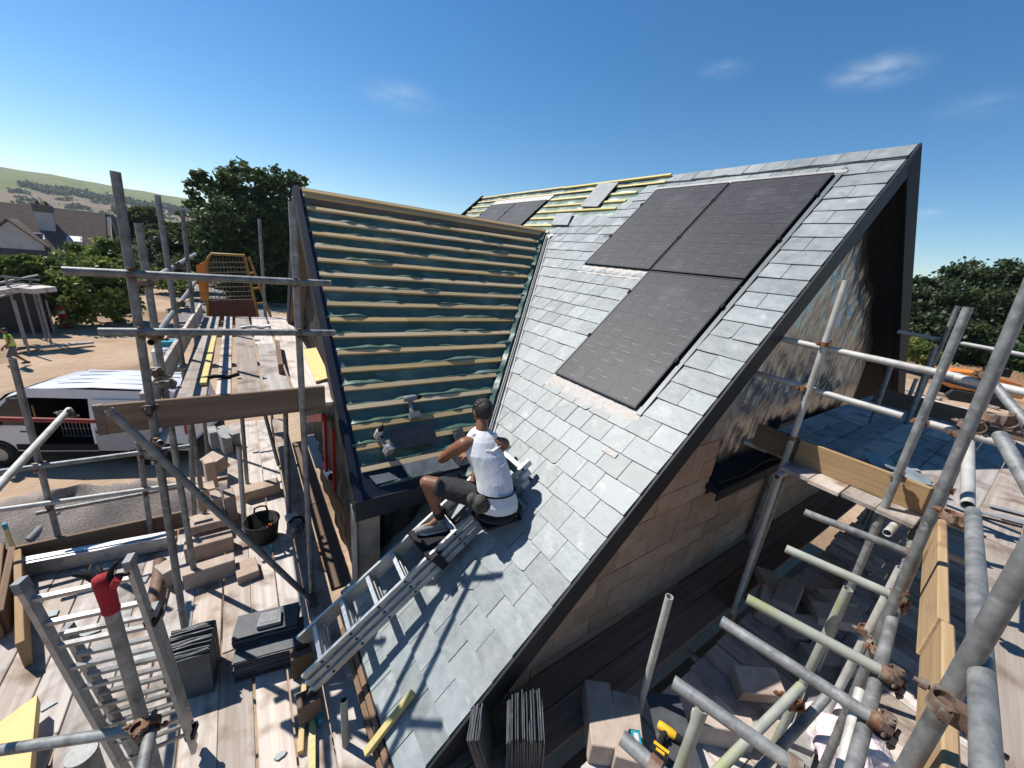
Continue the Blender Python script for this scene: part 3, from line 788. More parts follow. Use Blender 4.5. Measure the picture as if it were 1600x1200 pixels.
def digger():
    p = U(1510, 634, z=0); p = V((48, 3.0, 0)); t = empty('tracked_dumper', p, 'orange site machine on the bare earth behind the right scaffold', 'machine')
    d = V((-.5, .86, 0)).normalized(); s = V((-d.y, d.x, 0)).normalized()
    def P(a, w, h): return p + d * a + s * w + EZ * h
    mb = MB(); mb.prism([P(-2.3, -.9, .9), P(1.8, -.9, .9), P(2.5, -.9, 1.5), P(2.2, -.9, 2.2), P(.4, -.9, 2.35), P(-1.9, -.9, 2.0), P(-2.4, -.9, 1.4)], s * 1.8); mb.build('body', m_orange, t, fixn=True)
    mb = MB(); mb.box(P(-.4, -.91, 1.55), (1.6, .05, .35), (d, s, EZ)); mb.build('body_panel', m_black, t)
    for sg in (-1, 1):
        mb = MB(); mb.prism([P(-2.1, sg * .9, .3), P(-1.8, sg * .9, 0), P(1.6, sg * .9, 0), P(2.0, sg * .9, .3), P(1.7, sg * .9, .8), P(-1.8, sg * .9, .8)], s * sg * .4); mb.build('track', m_rubber, t, fixn=True)
    mb = MB(); mb.box(P(-1.2, 0, 2.6), (.5, .5, .6), (d, s, EZ)); mb.build('seat', m_black, t)
digger()

# ------------------------------------------------------------------ the house under construction
TH = radians(42.854); cT, sT = cos(TH), sin(TH); OFF = 2.848
UD = V((cT, 0, sT)); NR = V((-sT, 0, cT)); B0 = V((OFF * sT, 0, CH - OFF * cT))
S_E, S_A, Y_V, Y_F = -1.857, 5.317, 1.472, 10.35           # eave, apex, near verge, far verge
def RP(y, s, d=0.0): return B0 + EY * y + UD * s + NR * d
def x_of(s): return RP(0, s).x
WY, WZ = 5.95, 7.53                                        # wing ridge
UW = V((0, cT, sT)); NW = V((0, -sT, cT))
def WP(x, t, d=0.0): return V((x, WY, WZ)) + UW * t + NW * d
T_E = -3.95
def valley_y(s): return 3.134 + .744 * s
def valley_x(t): return 2.288 + (WY + cT * t - 3.49) / 1.015
house = empty('house', (3.5, 5, 0), 'slate roofed house under construction with a battened wing roof and black framed gable', 'house')

# main slope deck with membrane
mb = MB()
poly = [(Y_V, S_E), (3.3, S_E), (3.3, .1), (5.95, 3.742), (8.6, .2), (Y_F, .2), (Y_F, S_A), (Y_V, S_A)]
mb.prism([RP(y, s, -.03) for y, s in poly], NR * -.12)
main_roof = mb.build('main_roof', m_blackmem, house, RP(Y_V, S_E), fixn=True)
def memb(nx, ny, fn): m_ = MB(); m_.grid(fn, nx, ny); return m_
def mwave(a, b, seed=0.0):
    return (sin(a * 5.1 + sin(a * 2.3 + b * 1.7 + seed) * 1.4 + b * 2.9 + seed) + .6 * sin(a * 11.3 + b * 7.1 + seed * 2) + .35 * sin(a * 23 + seed + b * 3)) / 1.95
bs = [S_E + .21 * k + .25 for k in range(40)]
def far_m(a, b):
    y = 4.2 + (Y_F - 4.2) * a; s = 3.75 + (S_A - 3.75) * b
    f = ((s - S_E - .25) / .21) % 1.0
    return RP(y, s, .004 + .022 * (.5 + .5 * mwave(y, round((s - f * .21) * 5), 3)) * sin(pi * f))
memb(150, 70, far_m).build('underlay', m_membrane, main_roof)

# slates: courses of individual slates, hung broken-bonded
def clip(poly, a, b, c):
    """keep the part of a convex polygon with a*y + b*s <= c"""
    out = []
    for i in range(len(poly)):
        p, q = poly[i], poly[(i + 1) % len(poly)]
        fp, fq = a * p[0] + b * p[1] - c, a * q[0] + b * q[1] - c
        if fp <= 0: out.append(p)
        if fp * fq < 0:
            t = fp / (fp - fq); out.append((p[0] + (q[0] - p[0]) * t, p[1] + (q[1] - p[1]) * t))
    return out
PW, PL, PY, PS, PG = 1.13, 1.776, 1.9966, 1.2968, .025
panels = [(PY, PS), (PY, PS + PL + PG), (PY + PW + PG, PS + PL + PG), (7.0, PS + PL + PG), (7.0 + PW + PG, PS + PL + PG)]
def blocked(sm):
    z = []
    if PS - .02 < sm < PS + PL + PG: z.append((PY - .07, PY + PW + .05))
    if PS + PL + PG < sm < PS + 2 * PL + PG + .02: z.append((PY - .07, PY + 2 * PW + PG + .05))
    if sm > 3.0: z.append((6.95, 9.35))
    return z
def y_end(sm):
    if sm < .1: return 3.29
    if sm < 3.75: return 99
    if sm < 4.28: return 5.86
    if sm < 4.74: return 4.78
    if sm < 5.0: return 4.62
    return 4.24 + .1
slates = []
rs = random.Random(5)
k = 0
while S_E + .21 * k < S_A - .05:
    s0 = S_E + .21 * k; sm = s0 + .1; top = min(s0 + .30, S_A + .005)
    ye = min(y_end(sm), 6.2)
    if sm > S_A - .25: ye = 4.35
    segs = [(Y_V, ye)]
    for (a, b) in blocked(sm):
        ns = []
        for (p, q) in segs:
            if b <= p or a >= q: ns.append((p, q)); continue
            if a > p: ns.append((p, a))
            if b < q: ns.append((b, q))
        segs = ns
    for (p, q) in segs:
        y = p
        first = True
        while y < q - .03:
            w = rs.choice((.215, .24, .25, .25, .265, .28))
            if first: w = .36 if k % 2 else .24
            first = False
            y1 = min(y + w, q)
            if q - y1 < .1: y1 = q
            g = .003; jl = [rs.uniform(-.004, .004) for _ in range(4)]
            pl = [(y + g, s0 + jl[0])]
            nb = 4
            for i in range(1, nb): pl.append((y + g + (y1 - y - 2 * g) * i / nb, s0 + jl[0] + (jl[1] - jl[0]) * i / nb + rs.uniform(-.0035, .003)))
            pl += [(y1 - g, s0 + jl[1]), (y1 - g, top), (y + g, top)]
            if rs.random() < .10:
                c = rs.uniform(.015, .04)
                pl = [(y + g + c, s0)] + pl[1:]; pl.append((y + g, s0 + c * rs.uniform(.5, 1.2)))
            pl = [pt for pt in pl if pt[0] >= y - .001]
            if sm > -.05 and sm < 3.85: pl = clip(pl, 1, -.744, 3.134 - .135)
            if len(pl) > 2:
                ys = [pt[0] for pt in pl]
                if max(ys) - min(ys) > .02: slates.append((pl, s0, rs.uniform(0, .003), rs.uniform(-.0025, .0025)))
            y = y1
    k += 1
def slate_pts(sl):
    pl, s0, lift, twist = sl
    yc = sum(p_[0] for p_ in pl) / len(pl)
    return [RP(y, s, .004 + lift + .016 * (1 - (s - s0) / .3) + twist * (y - yc) / .12) for y, s in pl]
def proj(P):
    P = V(P) - V((0, 0, CH)); c = [sum(RM[i][j] * P[i] for i in range(3)) for j in range(3)]
    return (800 + 600 * c[0] / c[2], 600 + 600 * c[1] / c[2]) if c[2] > .05 else None
def parea(ps):
    q = [proj(p_) for p_ in ps]
    if any(x is None for x in q): return 0
    return abs(sum(q[i][0] * q[(i + 1) % len(q)][1] - q[(i + 1) % len(q)][0] * q[i][1] for i in range(len(q)))) / 2
def inview(ps):
    q = proj(ps[0]); return q is not None and -60 < q[0] < 1660 and -60 < q[1] < 1260
slates = [s_ for s_ in slates if inview(slate_pts(s_))]
slates.sort(key=lambda s_: -parea(slate_pts(s_)))
for sl in slates[:299]:
    m_ = MB(); m_.prism(slate_pts(sl), NR * .0075); m_.build('slate', m_slate, main_roof)
m_ = MB(); tones = []
for sl in slates[299:]:
    n0 = len(m_.f); m_.prism(slate_pts(sl), NR * .0075); t_ = rs.random(); tones += [t_] * (len(m_.f) - n0)
if m_.v:
    o = m_.build('slate_courses', m_slate, main_roof, kind='stuff')
    a_ = o.data.attributes.new('tone', 'FLOAT', 'FACE'); a_.data.foreach_set('value', tones)

# battens on the far part of the main slope
for kk, s in enumerate([5.285] + [5.10 - .21 * i for i in range(7)]):
    y0 = {0: 4.3, 1: 4.3, 2: 4.7, 3: 4.75, 4: 4.8}.get(kk, 5.9)
    runs = [(y0, Y_F - .03)] if s > PS + 2 * PL + .1 else [(y0, 6.93), (9.36, Y_F - .03)]
    for (a, b) in runs:
        yy = a
        while yy < b - .1:
            y2 = min(yy + rs.uniform(1.6, 2.6), b)
            j = rs.uniform(-.012, .012)
            d, u, w = EY, UD, NR
            m_ = MB(); m_.box(RP((yy + y2) / 2, s + j, .024 + (.02 if kk == 0 else 0)), (y2 - yy - .01, .05, .03), (EY, UD, NR)); m_.build('batten', m_batten_y, main_roof)
            yy = y2
# grey sheet and flashing above the far panels, leads round the near ones
m_ = MB()
m_.box(RP(8.17, 5.02, .03), (2.35, .24, .006), (EY, UD, NR)); m_.build('flashing', m_lead, main_roof)
for (y0, y1, s0) in ((PY - .07, PY + PW + .04, PS), (PY + PW - .02, PY + 2 * PW + PG + .04, PS + PL + PG)):
    m_ = MB()
    m_.grid(lambda a, b: RP(y0 + (y1 - y0) * a, s0 + .05 - .21 * b + .006 * sin(a * 31), .030 - .006 * b + .004 * sin(a * 90 + b * 3) * sin(b * 9 + a * 40)), 60, 8)
    m_.build('apron_flashing', m_flash, main_roof)
m_ = MB(); m_.grid(lambda a, b: RP(PY - .085 + .01 * sin(a * 40) + .10 * b, 1.04 + .035 * a + .05 * b * 0, .03), 4, 4); 
for (ya, yb, sa, sb) in ((PY - .075, PY - .03, PS - .03, PS + 2 * PL + .14), (PY + PW + .012, PY + PW + .05, PS, PS + PL), (PY + 2 * PW + PG + .012, PY + 2 * PW + PG + .05, PS + PL + PG, PS + 2 * PL + .1)):
    m_ = MB(); m_.box(RP((ya + yb) / 2, (sa + sb) / 2, .03), (yb - ya, sb - sa, .012), (EY, UD, NR)); m_.build('side_flashing', m_valley, main_roof)
m_ = MB(); m_.box(RP((PY * 2 + 2 * PW) / 2, PS + 2 * PL + PG + .045, .032), (2 * PW + .2, .06, .012), (EY, UD, NR)); m_.build('head_flashing', m_lead, main_roof)
# small lead tab left lying under the panel corner
m_ = MB(); m_.box(RP(1.93, .83, .028), (.16, .05, .004), (EY, UD, NR)); m_.build('flashing_tab', m_flash, main_roof)

# verge trims of the main roof
def along(name, p, q, w, h, up, mat, parent, shift=(0, 0)):
    p, q, up = V(p), V(q), V(up); d = (q - p).normalized(); up = (up - d * up.dot(d)).normalized(); sd = d.cross(up)
    m_ = MB(); m_.box((p + q) / 2 + sd * shift[0] + up * shift[1], ((q - p).length, w, h), (d, sd, up)); return m_.build(name, mat, parent)
along('verge_trim', RP(Y_V - .012, S_E - .02), RP(Y_V - .012, S_A + .03), .022, .20, NR, m_trim, main_roof, (0, -.087))
along('verge_trim', RP(Y_V + .005, S_E - .02, .0), RP(Y_V + .005, S_A + .02, .0), .03, .006, NR, m_trim, main_roof, (0, .006))
along('verge_trim', RP(Y_F + .02, .2), RP(Y_F + .02, S_A + .03), .04, .22, NR, m_trim, main_roof, (0, -.02))
along('ridge_board', RP(Y_V + .03, S_A + .004, -.05), RP(Y_F, S_A + .004, -.05), .03, .1, NR, m_trim, main_roof)
along('eave_fascia', RP(Y_V, S_E - .012, -.06), RP(3.3, S_E - .012, -.06), .02, .16, NR, m_trim, main_roof)

# rear slope seen from below as the black soffit of the gable
apx = RP(Y_V, S_A); PH = radians(35.0); dR = V((cos(PH), 0, -sin(PH))); nR = V((sin(PH), 0, cos(PH)))
m_ = MB(); a0 = apx + V((.02, 0, .0)); q = [a0, a0 + dR * 6.4, a0 + dR * 6.4 - nR * .24, a0 - nR * .24 - dR * .1]
m_.prism(q, EY * (Y_F - Y_V)); rear = m_.build('rear_roof', m_trim, house, fixn=True)
along('verge_trim', a0 - EY * .014 + nR * .0, a0 + dR * 6.4 - EY * .014, .02, .30, nR, m_black, rear, (0, -.13))
for off in (.09, .20):
    along('soffit_strip', a0 + EY * off - nR * .245 + dR * .1, a0 + EY * off + dR * 6.3 - nR * .245, .025, .012, nR, m_trim, rear)

# gable wall of concrete blocks with a sill and the foil covered opening
YW = 1.63
def under_left(x): return CH + (x * sT - OFF) / cT - .21
gw = MB(); gw.add([(.75, YW + .03, 2.6), (5.38, YW + .03, 2.6), (5.38, YW + .03, 4.93), (3.86, YW + .03, 4.93), (3.86, YW + .03, under_left(3.86)), (.75, YW + .03, under_left(.75))], [(0, 1, 2, 3, 4, 5)])
gable = gw.build('gable_wall', m_mortar, house, V((3, YW, 2.6)))
rb = random.Random(3)
row = 0; z = 2.93
while z < 6.6:
    x = .62 - (.22 if row % 2 else 0)
    while x < 5.36:
        x1 = x + .43
        pl = [(x + .003, z + .003), (min(x1 - .003, 5.375), z + .003), (min(x1 - .003, 5.375), z + .212), (x + .003, z + .212)]
        zt = 4.93 if x + .2 > 3.86 else 99
        if zt < 99 and z + .21 > zt: pl = [(a, min(b, zt)) for a, b in pl]
        if zt < 99 and z > zt - .04: x = x1; continue
        k_ = sT / cT                                     # keep below the roof: b <= k*a + c
        pl = clip(pl, -k_, 1, CH - OFF / cT - .215)
        if pl and x < 3.86 < x1 and z > 4.8: pl = clip(pl, 1, 0, 3.86)
        if len(pl) > 2 and max(p_[0] for p_ in pl) - min(p_[0] for p_ in pl) > .04:
            j = rb.uniform(0, .006)
            m_ = MB(); m_.prism([(a, YW + j, b) for a, b in pl], EY * .1); m_.build('block', m_wallblock, gable, fixn=True)
        x = x1
    z += .215; row += 1
lbox('sill', m_trim, gable, (3.80, YW + .03, 4.945), EX, EZ, (1.62, .36, .06), .004)
lbox('sill_fascia', m_trim, gable, (3.84, YW - .115, 4.85), EX, EZ, (1.5, .02, .09), .003)
m_ = MB(); m_.path([(3.9, YW - .06, 5.02), (4.4, YW - .08, 5.01), (5.0, YW - .05, 5.03), (5.35, YW - .1, 5.02)], .022, 8); m_.build('cable', m_black, gable)
# door opening, a black sheet for its dark inside, and the wall right of it
m_ = MB(); m_.prism([(5.38, YW + .04, 2.6), (5.85, YW + .04, 2.6), (5.85, YW + .04, 5.4), (5.38, YW + .04, 5.4)], EY * .05); m_.build('door_dark_sheet', m_blackmem, gable)
row = 0; z = 2.93
while z < 5.2:
    x = 5.86 - (.22 if row % 2 else 0)
    while x < 8.4:
        a0_ = max(x, 5.86)
        m_ = MB(); m_.prism([(a0_ + .005, YW, z + .005), (x + .425, YW, z + .005), (x + .425, YW, z + .21), (a0_ + .005, YW, z + .21)], EY * .1); m_.build('block', m_wallblock, gable, fixn=True)
        x += .43
    z += .215; row += 1
lbox('door_post', m_alu_dull, gable, (5.34, YW - .06, 2.9), EZ, -EY, (2.05, .07, .05), .003)
YFO = 1.80
def foil_fn(a, b):
    x = 3.80 + 4.9 * a
    zt = min(CH + (x * sT - OFF) / cT - .16, apx.z - (x - apx.x) * tan(PH) - .27)
    zb = 4.99 if x < 5.4 else 5.0
    z = zb + max(zt - zb, .01) * b
    w = .012 * sin(z * 9 + 3 * sin(x * 4)) + .008 * sin(z * 21 + x * 13) + .03 * sin(x * 3.1 + 1.3 * sin(z * 1.3)) + .016 * sin(x * 7.7 + z * 2.2 + 2 * sin(z * 2 + x)) + .016 * sin(x * 17 + z * 4 + 3 * sin(x * 2 + z)) + .009 * sin(x * 37 - z * 9 + 2 * sin(z * 5))
    return (x, YFO + w * .55 * min(1, 4 * min(a, 1 - a) + .15), z)
m_ = MB(); m_.grid(foil_fn, 190, 70); foil = m_.build('foil_membrane', m_foil, gable)
m_ = MB(); m_.prism([(3.8, YFO + .08, 4.9), (9.2, YFO + .08, 4.9), (9.2, YFO + .08, 5.9), (5.84, YFO + .08, 8.2), (3.8, YFO + .08, 6.35)], EY * .05); m_.build('wall_sheathing', m_blackmem, gable, fixn=True)
for x in (6.9, 7.9):                                  # tape seams on the foil
    m_ = MB(); m_.grid(lambda a, b: (x + .012 * sin(b * 20) + .03 * (a - .5), YFO - .045, 5.0 + 1.9 * b * (1 if x < 7.5 else .6)), 1, 24); m_.build('tape_seam', m_black, foil)

# the wing roof
mb = MB()
mb.prism([WP(.70, 0, -.05), WP(.70, T_E, -.05), WP(valley_x(T_E) - .0, T_E, -.05), WP(valley_x(0), 0, -.05)], NW * -.10)
wing = mb.build('wing_roof', m_blackmem, house, WP(.7, T_E), fixn=True)
tb = [-.075] + [-.294 - .2125 * i for i in range(17)]
rw = random.Random(9)
amp = [[rw.uniform(0, 6.28) for _ in range(4)] for _ in range(24)]
def mfn(a, b):
    t = -.294 - 17 * .2125 + .2125 * (round(b * 222) - 1) / 12
    t = min(t, 0.0)
    xv = valley_x(t) - .06
    x = .72 + (xv - .72) * a
    i = max(0, min(22, int((-.081 - t) / .2125) + 1)); lo = -.294 - .2125 * i + .2125 if i else -.075
    f = ((t - (-.294)) / .2125) % 1.0                    # 0 just above a batten, 1 just below the next
    ph = amp[i]
    wv = (sin(x * 3.1 + ph[0]) + .75 * sin(x * 6.7 + ph[1]) + .5 * sin(x * 12.1 + ph[2]) + .25 * sin(x * 25 + ph[3])) / 1.6
    bul = max(0, wv * .75 + .28)
    hw = .20 + .40 * max(0, min(1, .42 + .45 * sin(x * 3.3 + ph[3] * 2) + .3 * sin(x * 8.3 + ph[0]) + .18 * sin(x * 19 + ph[1])))
    A = .010 + .050 * max(0, min(1, .42 + .7 * wv))
    g = max(0.0, min(1.0, (f - .115) / hw)); fall = 1 - g * g * (3 - 2 * g)
    if f < .12: A = .004
    d = .001 + A * fall - .012 * sin(pi * f) + .012 * max(0, -wv + .1) * math.exp(-((f - .88) / .11) ** 2)
    d += .003 * sin(x * 31 + t * 40 + ph[2]) * sin(pi * f)
    if t > -.075: d = .002
    return WP(x, t, d)
m_ = MB(); m_.grid(mfn, 260, 222); m_.build('underlay', m_membrane, wing)
for i, t in enumerate(tb):
    if t < -3.72: continue
    x1 = valley_x(t) - .13
    x0 = .745 + (rw.uniform(-.008, .02) if i else 0)
    segs = [(x0, x1)] if i not in (3, 9, 13) else [(x0, 1.6), (1.603, x1)]
    for (a, b) in segs:
        m_ = MB(); j = rw.uniform(-.005, .005)
        m_.box(WP((a + b) / 2, t, .022), (b - a, .048, .030), (V((1, j / 2, 0)).normalized(), UW, NW)); m_.build('batten', m_batten, wing)
along('ridge_batten', WP(.74, -.012, .035), WP(valley_x(0) - .06, -.012, .035), .05, .05, NW, m_batten, wing)
along('ridge_board', WP(.72, .028, .0), WP(valley_x(0) - .02, .028, .0), .02, .09, NW, m_board_dark, wing)
# verge, eave and valley
along('verge_trim', WP(.685, .06, .0), WP(.685, T_E - .03, .0), .05, .20, NW, m_navy, wing, (0, -.055))
along('verge_edge', WP(.652, .06, .0), WP(.652, T_E - .03, .0), .012, .15, NW, m_trim, wing, (0, -.06))
along('verge_flange', WP(.725, .04, .008), WP(.725, T_E, .008), .05, .012, NW, m_navy, wing)
m_ = MB(); m_.box((1.27, 3.035, 4.75), (1.24, .03, .20)); m_.build('eave_fascia', m_navy, wing)
m_ = MB(); m_.prism([WP(.70, T_E + .30, .012), WP(.70, T_E - .02, .012), WP(1.86, T_E - .02, .012), WP(2.05, T_E + .30, .012)], NW * .006); m_.build('eave_tray', m_navy, wing, fixn=True)
m_ = MB(); m_.prism([(.67, 3.05, 4.65), (1.9, 3.05, 4.65), (1.9, 3.33, 4.67), (.67, 3.33, 4.67)], EZ * .02); m_.build('soffit', m_navy, wing, fixn=True)
vt = V((4.683, 5.924, 7.47)); vb = V((1.80, 2.985, 4.79)); vd = (vb - vt).normalized()
vm = (NR + NW).normalized(); vs_ = vd.cross(vm).normalized()
if vs_.x < 0: vs_ = -vs_
m_ = MB()                                             # trough on both sides, standing rib on the slate side
side_m = vs_ - NR * vs_.dot(NR); side_m.normalize(); side_w = -(vs_ - NW * vs_.dot(NW)); side_w.normalize()
L_ = (vb - vt).length
ax_m = (vd, side_m, NR)
m_.prism([vt + NR * .012, vb + NR * .012, vb + side_m * .15 + NR * .012, vt + side_m * .15 + NR * .012], NR * .004)
m_.build('valley_trough', m_valley, wing, fixn=True)
m_ = MB(); m_.prism([vt + NW * .010, vb + NW * .010, vb + side_w * .10 + NW * .010, vt + side_w * .10 + NW * .010], NW * .005); m_.build('valley_trough', m_valley, wing, fixn=True)
along('valley_rib', vt + side_m * .055 + NR * .03, vb + side_m * .055 + NR * .03, .018, .03, NR, m_valley, wing)
along('valley_edge', vt + side_m * .085 + NR * .03, vb + side_m * .085 + NR * .03, .006, .03, NR, m_lead, wing)
along('valley_edge', vt + side_m * .125 + NR * .022, vb + side_m * .125 + NR * .022, .010, .014, NR, m_lead, wing)
m_ = MB()                                             # loose frill of membrane along the valley
def frill(a, b):
    p = vt + (vb - vt) * a + side_w * (.10 - .055 * b) + NW * (.028 + .03 * b + .012 * sin(a * 70) * b + .008 * sin(a * 160))
    return p
m_.grid(frill, 160, 4); m_.build('membrane_edge', m_membrane, wing)
# lead saddle at the top of the valley
m_ = MB(); m_.grid(lambda a, b: vt + UD * (.03 - .2 * b) * .6 + EY * (.06 - .3 * a) + NR * (.035 + .01 * sin(a * 9 + b * 7)), 8, 6); m_.build('lead_saddle', m_lead, wing)

# rear slope of the wing and its gable wall, seen edge-on from the left
m_ = MB(); r0 = V((.66, WY, WZ + .02)); dW = V((0, cT, -sT)); nW2 = V((0, sT, cT))
m_.prism([r0, r0 + dW * 3.95, r0 + dW * 3.95 - nW2 * .2, r0 - nW2 * .2], EX * 4.0); wr = m_.build('wing_rear_roof', m_board_dark, house, fixn=True)
along('verge_trim', r0 - EX * .012, r0 + dW * 3.95 - EX * .012, .022, .22, nW2, m_trim, wr, (0, -.09))
m_ = MB(); xw = .90
def crumple(a, b):
    y = 3.22 + 5.4 * a
    zt = min(WZ + (y - WY) * tan(TH), WZ - (y - WY) * tan(TH)) - .18
    z = 2.9 + (zt - 2.9) * b
    return (xw - .03 * abs(sin(y * 7 + 2 * sin(z * 3))) - .02 * sin(z * 11 + y * 5), y, z)
m_.grid(crumple, 90, 60); m_.build('wing_gable_wall', m_blackmem, house)
m_ = MB(); m_.grid(lambda a, b: (.86 - .03 * sin(a * 9 + b * 4) - .02 * sin(b * 17 + a * 3), 3.24 + .5 * a, 3.5 + 1.1 * b), 14, 22); m_.build('loose_foil', m_foil, house)
m_ = MB(); m_.box((.80, 3.24, 4.14), (.20, .16, 1.05)); m_.build('corner_pier', m_block, house)
m_ = MB(); m_.box((.675, 3.22, 3.9), (.012, .22, 1.5)); m_.build('pier_trim', m_alu_dull, house)
def drape(a, b):
    x = .98 + 1.0 * a
    zb = CH + (x * sT - OFF) / cT + .03; z = zb + (4.68 - zb) * b
    return (x, 3.30 + .02 * sin(x * 15 + z * 4) + .012 * sin(x * 31 - z * 9) + .05 * (1 - b) * -1, z)
m_ = MB(); m_.grid(drape, 50, 30); m_.build('wall_membrane', m_blackmem, house)
m_ = MB(); m_.prism([(.9, 3.36, 3.4), (2.2, 3.36, 4.6), (.9, 3.36, 4.66)], EY * .03); m_.build('cheek_board', m_blackmem, house, fixn=True)
m_ = MB()                                            # interior blocker so no daylight shows through the shell
m_.prism([(1.05, 3.5, 2.0), (5.3, 3.5, 2.0), (5.3, 3.5, 5.0), (1.05, 3.5, 4.2)], EY * .05); m_.build('daylight_blocker', m_blackmem, house, fixn=True)

# ------------------------------------------------------------------ solar panels
m_pan = bpy.data.materials.new('solar_cells'); m_pan.use_nodes = True
nt = m_pan.node_tree; N = nt.nodes; L = nt.links; p = N['Principled BSDF']
ge = N.new('ShaderNodeTexCoord'); n1 = N.new('ShaderNodeTexNoise'); n1.inputs['Scale'].default_value = 110; n1.inputs['Detail'].default_value = 3
n2 = N.new('ShaderNodeTexNoise'); n2.inputs['Scale'].default_value = 2.6; n2.inputs['Detail'].default_value = 8
L.new(ge.outputs['Object'], n1.inputs['Vector']); L.new(ge.outputs['Object'], n2.inputs['Vector'])
mr1 = N.new('ShaderNodeMapRange'); mr1.inputs['From Min'].default_value = .35; mr1.inputs['From Max'].default_value = .75
L.new(n1.outputs['Fac'], mr1.inputs['Value'])
mx = N.new('ShaderNodeMix'); mx.data_type = 'RGBA'; mx.inputs['A'].default_value = (.014, .013, .018, 1); mx.inputs['B'].default_value = (.056, .054, .060, 1)
L.new(mr1.outputs[0], mx.inputs['Factor'])
mr2 = N.new('ShaderNodeMapRange'); mr2.inputs['From Min'].default_value = .52; mr2.inputs['From Max'].default_value = .8; mr2.inputs['To Max'].default_value = .35
L.new(n2.outputs['Fac'], mr2.inputs['Value'])
mx2 = N.new('ShaderNodeMix'); mx2.data_type = 'RGBA'; mx2.inputs['B'].default_value = (.13, .125, .13, 1)
L.new(mr2.outputs[0], mx2.inputs['Factor']); L.new(mx.outputs['Result'], mx2.inputs['A']); L.new(mx2.outputs['Result'], p.inputs['Base Color'])
p.inputs['Roughness'].default_value = .5; p.inputs['Specular IOR Level'].default_value = .22
m_bus = M('busbar', (.20, .195, .205), (.30, .295, .305), rough=(.35, .5))
m_cell = M('cell_line', (.02, .019, .024), (.03, .029, .034), rough=(.5, .6))
rp_ = random.Random(2)
plab = ['lower single black solar panel with the lead apron below it', 'black solar panel at the top right beside the gable edge', 'black solar panel at the top left of the near three',
        'right hand one of the two far solar panels behind the wing ridge', 'left hand one of the two far solar panels behind the wing ridge']
for (y, s), lab in zip(panels, plab):
    t = empty('solar_panel', RP(y + PW / 2, s, .03), lab, 'solar panel', 'black solar panels set into the slate roof')
    m_ = MB(); D = .052
    m_.box(RP(y + PW / 2, s + PL / 2, D), (PW - .03, PL - .03, .01), (EY, UD, NR)); gl = m_.build('glass', m_pan, t)
    m_ = MB()
    for (a, b, w, h) in ((PW / 2, .008, PW, .016), (PW / 2, PL - .008, PW, .016)): m_.box(RP(y + a, s + b, D - .014), (w, h, .045), (EY, UD, NR))
    for a in (.008, PW - .008): m_.box(RP(y + a, s + PL / 2, D - .014), (.016, PL - .032, .045), (EY, UD, NR))
    m_.build('frame', m_trim, t)
    m_ = MB()
    for i in range(1, 6): m_.box(RP(y + PW * i / 6, s + PL / 2, D + .0058), (.002, PL - .05, .0008), (EY, UD, NR))
    for i in range(1, 10): m_.box(RP(y + PW / 2, s + PL * i / 10, D + .0062), (PW - .05, .002, .0008), (EY, UD, NR))
    m_.build('cell_lines', m_cell, gl, kind='stuff')
    m_ = MB()
    for i in range(28):
        for j in range(3):
            if rp_.random() < .35: continue
            c = y + PW * (.17 + .33 * j) + rp_.uniform(-.03, .03) + (.08 if i % 2 else -.06)
            m_.box(RP(c, s + .06 + (PL - .12) * i / 27, D + .0068), (rp_.uniform(.06, .13), .0028, .0006), (EY, UD, NR))
    m_.build('busbars', m_bus, gl, kind='stuff')
    for (a, b) in ((-.006, .35), (-.006, .78), (PW + .006, .35), (PW + .006, .78)):
        m_ = MB(); m_.box(RP(y + a, s + PL * b, D + .008), (.03, .05, .02), (EY, UD, NR)); m_.box(RP(y + a, s + PL * b, D + .02), (.012, .012, .012), (EY, UD, NR)); m_.build('clamp', m_black, t)

# ------------------------------------------------------------------ scaffolding
TR = .0262
L1, L2 = 3.4, 5.5
rt = random.Random(17)
def stube(par, p, q, mat=None, name='tube', r=TR, hollow=.86):
    m_ = MB(); m_.tube(p, q, r, 16, hollow)
    return m_.build(name, mat or m_tube, par, V(q) if V(q).z < V(p).z else V(p))
def coupler(par, p, a, b, mat=None, r=TR, gap=None):
    """two bands at right angles joined by a body, with a bolt and nut on each"""
    p, a, b = V(p), V(a).normalized(), V(b).normalized()
    n = a.cross(b)
    n = n.normalized() if n.length > .1 else frame((0, 0, 0), a)[1]
    m_ = MB()
    for (ax, sg) in ((a, 1), (b, -1)):
        c = p + n * sg * (gap if gap is not None else TR)
        m_.tube(c - ax * .019, c + ax * .019, r + .0055, 14, (r + .001) / (r + .0055))
        o_ = ax.cross(n).normalized()
        e = c + o_ * (r + .010) + n * sg * .004
        m_.box(e, (.034, .016, .036), (ax, o_, n))
        m_.tube(e - n * sg * .05, e + n * sg * .055, .007, 8)
        m_.tube(e + n * sg * .028, e + n * sg * .043, .014, 6)
        e2 = c - o_ * (r + .010); m_.box(e2, (.03, .012, .022), (ax, o_, n)); m_.tube(e2 - ax * .022, e2 + ax * .022, .006, 8)
    m_.box(p, (.045, .045, .03), (a, b, n))
    return m_.build('coupler', mat or (m_rust if rt.random() < .45 else m_coupler), par, p)
def boards_y(par, xs, y0, y1, z, mat=None, w=.225, joint=None, name='scaffold_board'):
    """boards running along y, top at z"""
    for x in xs:
        cuts = [y0 + rt.uniform(-.03, .03)] + ([joint + rt.uniform(-.12, .12)] if joint else []) + [y1 + rt.uniform(-.04, .04)]
        for a, b in zip(cuts, cuts[1:]):
            lbox(name, mat or m_board, par, (x + rt.uniform(-.004, .004), a + .004, z - .038 + rt.uniform(-.005, .004)), V((rt.uniform(-.004, .004), 1, rt.uniform(-.002, .002))), EZ, (b - a - .008, w, .038), .004)
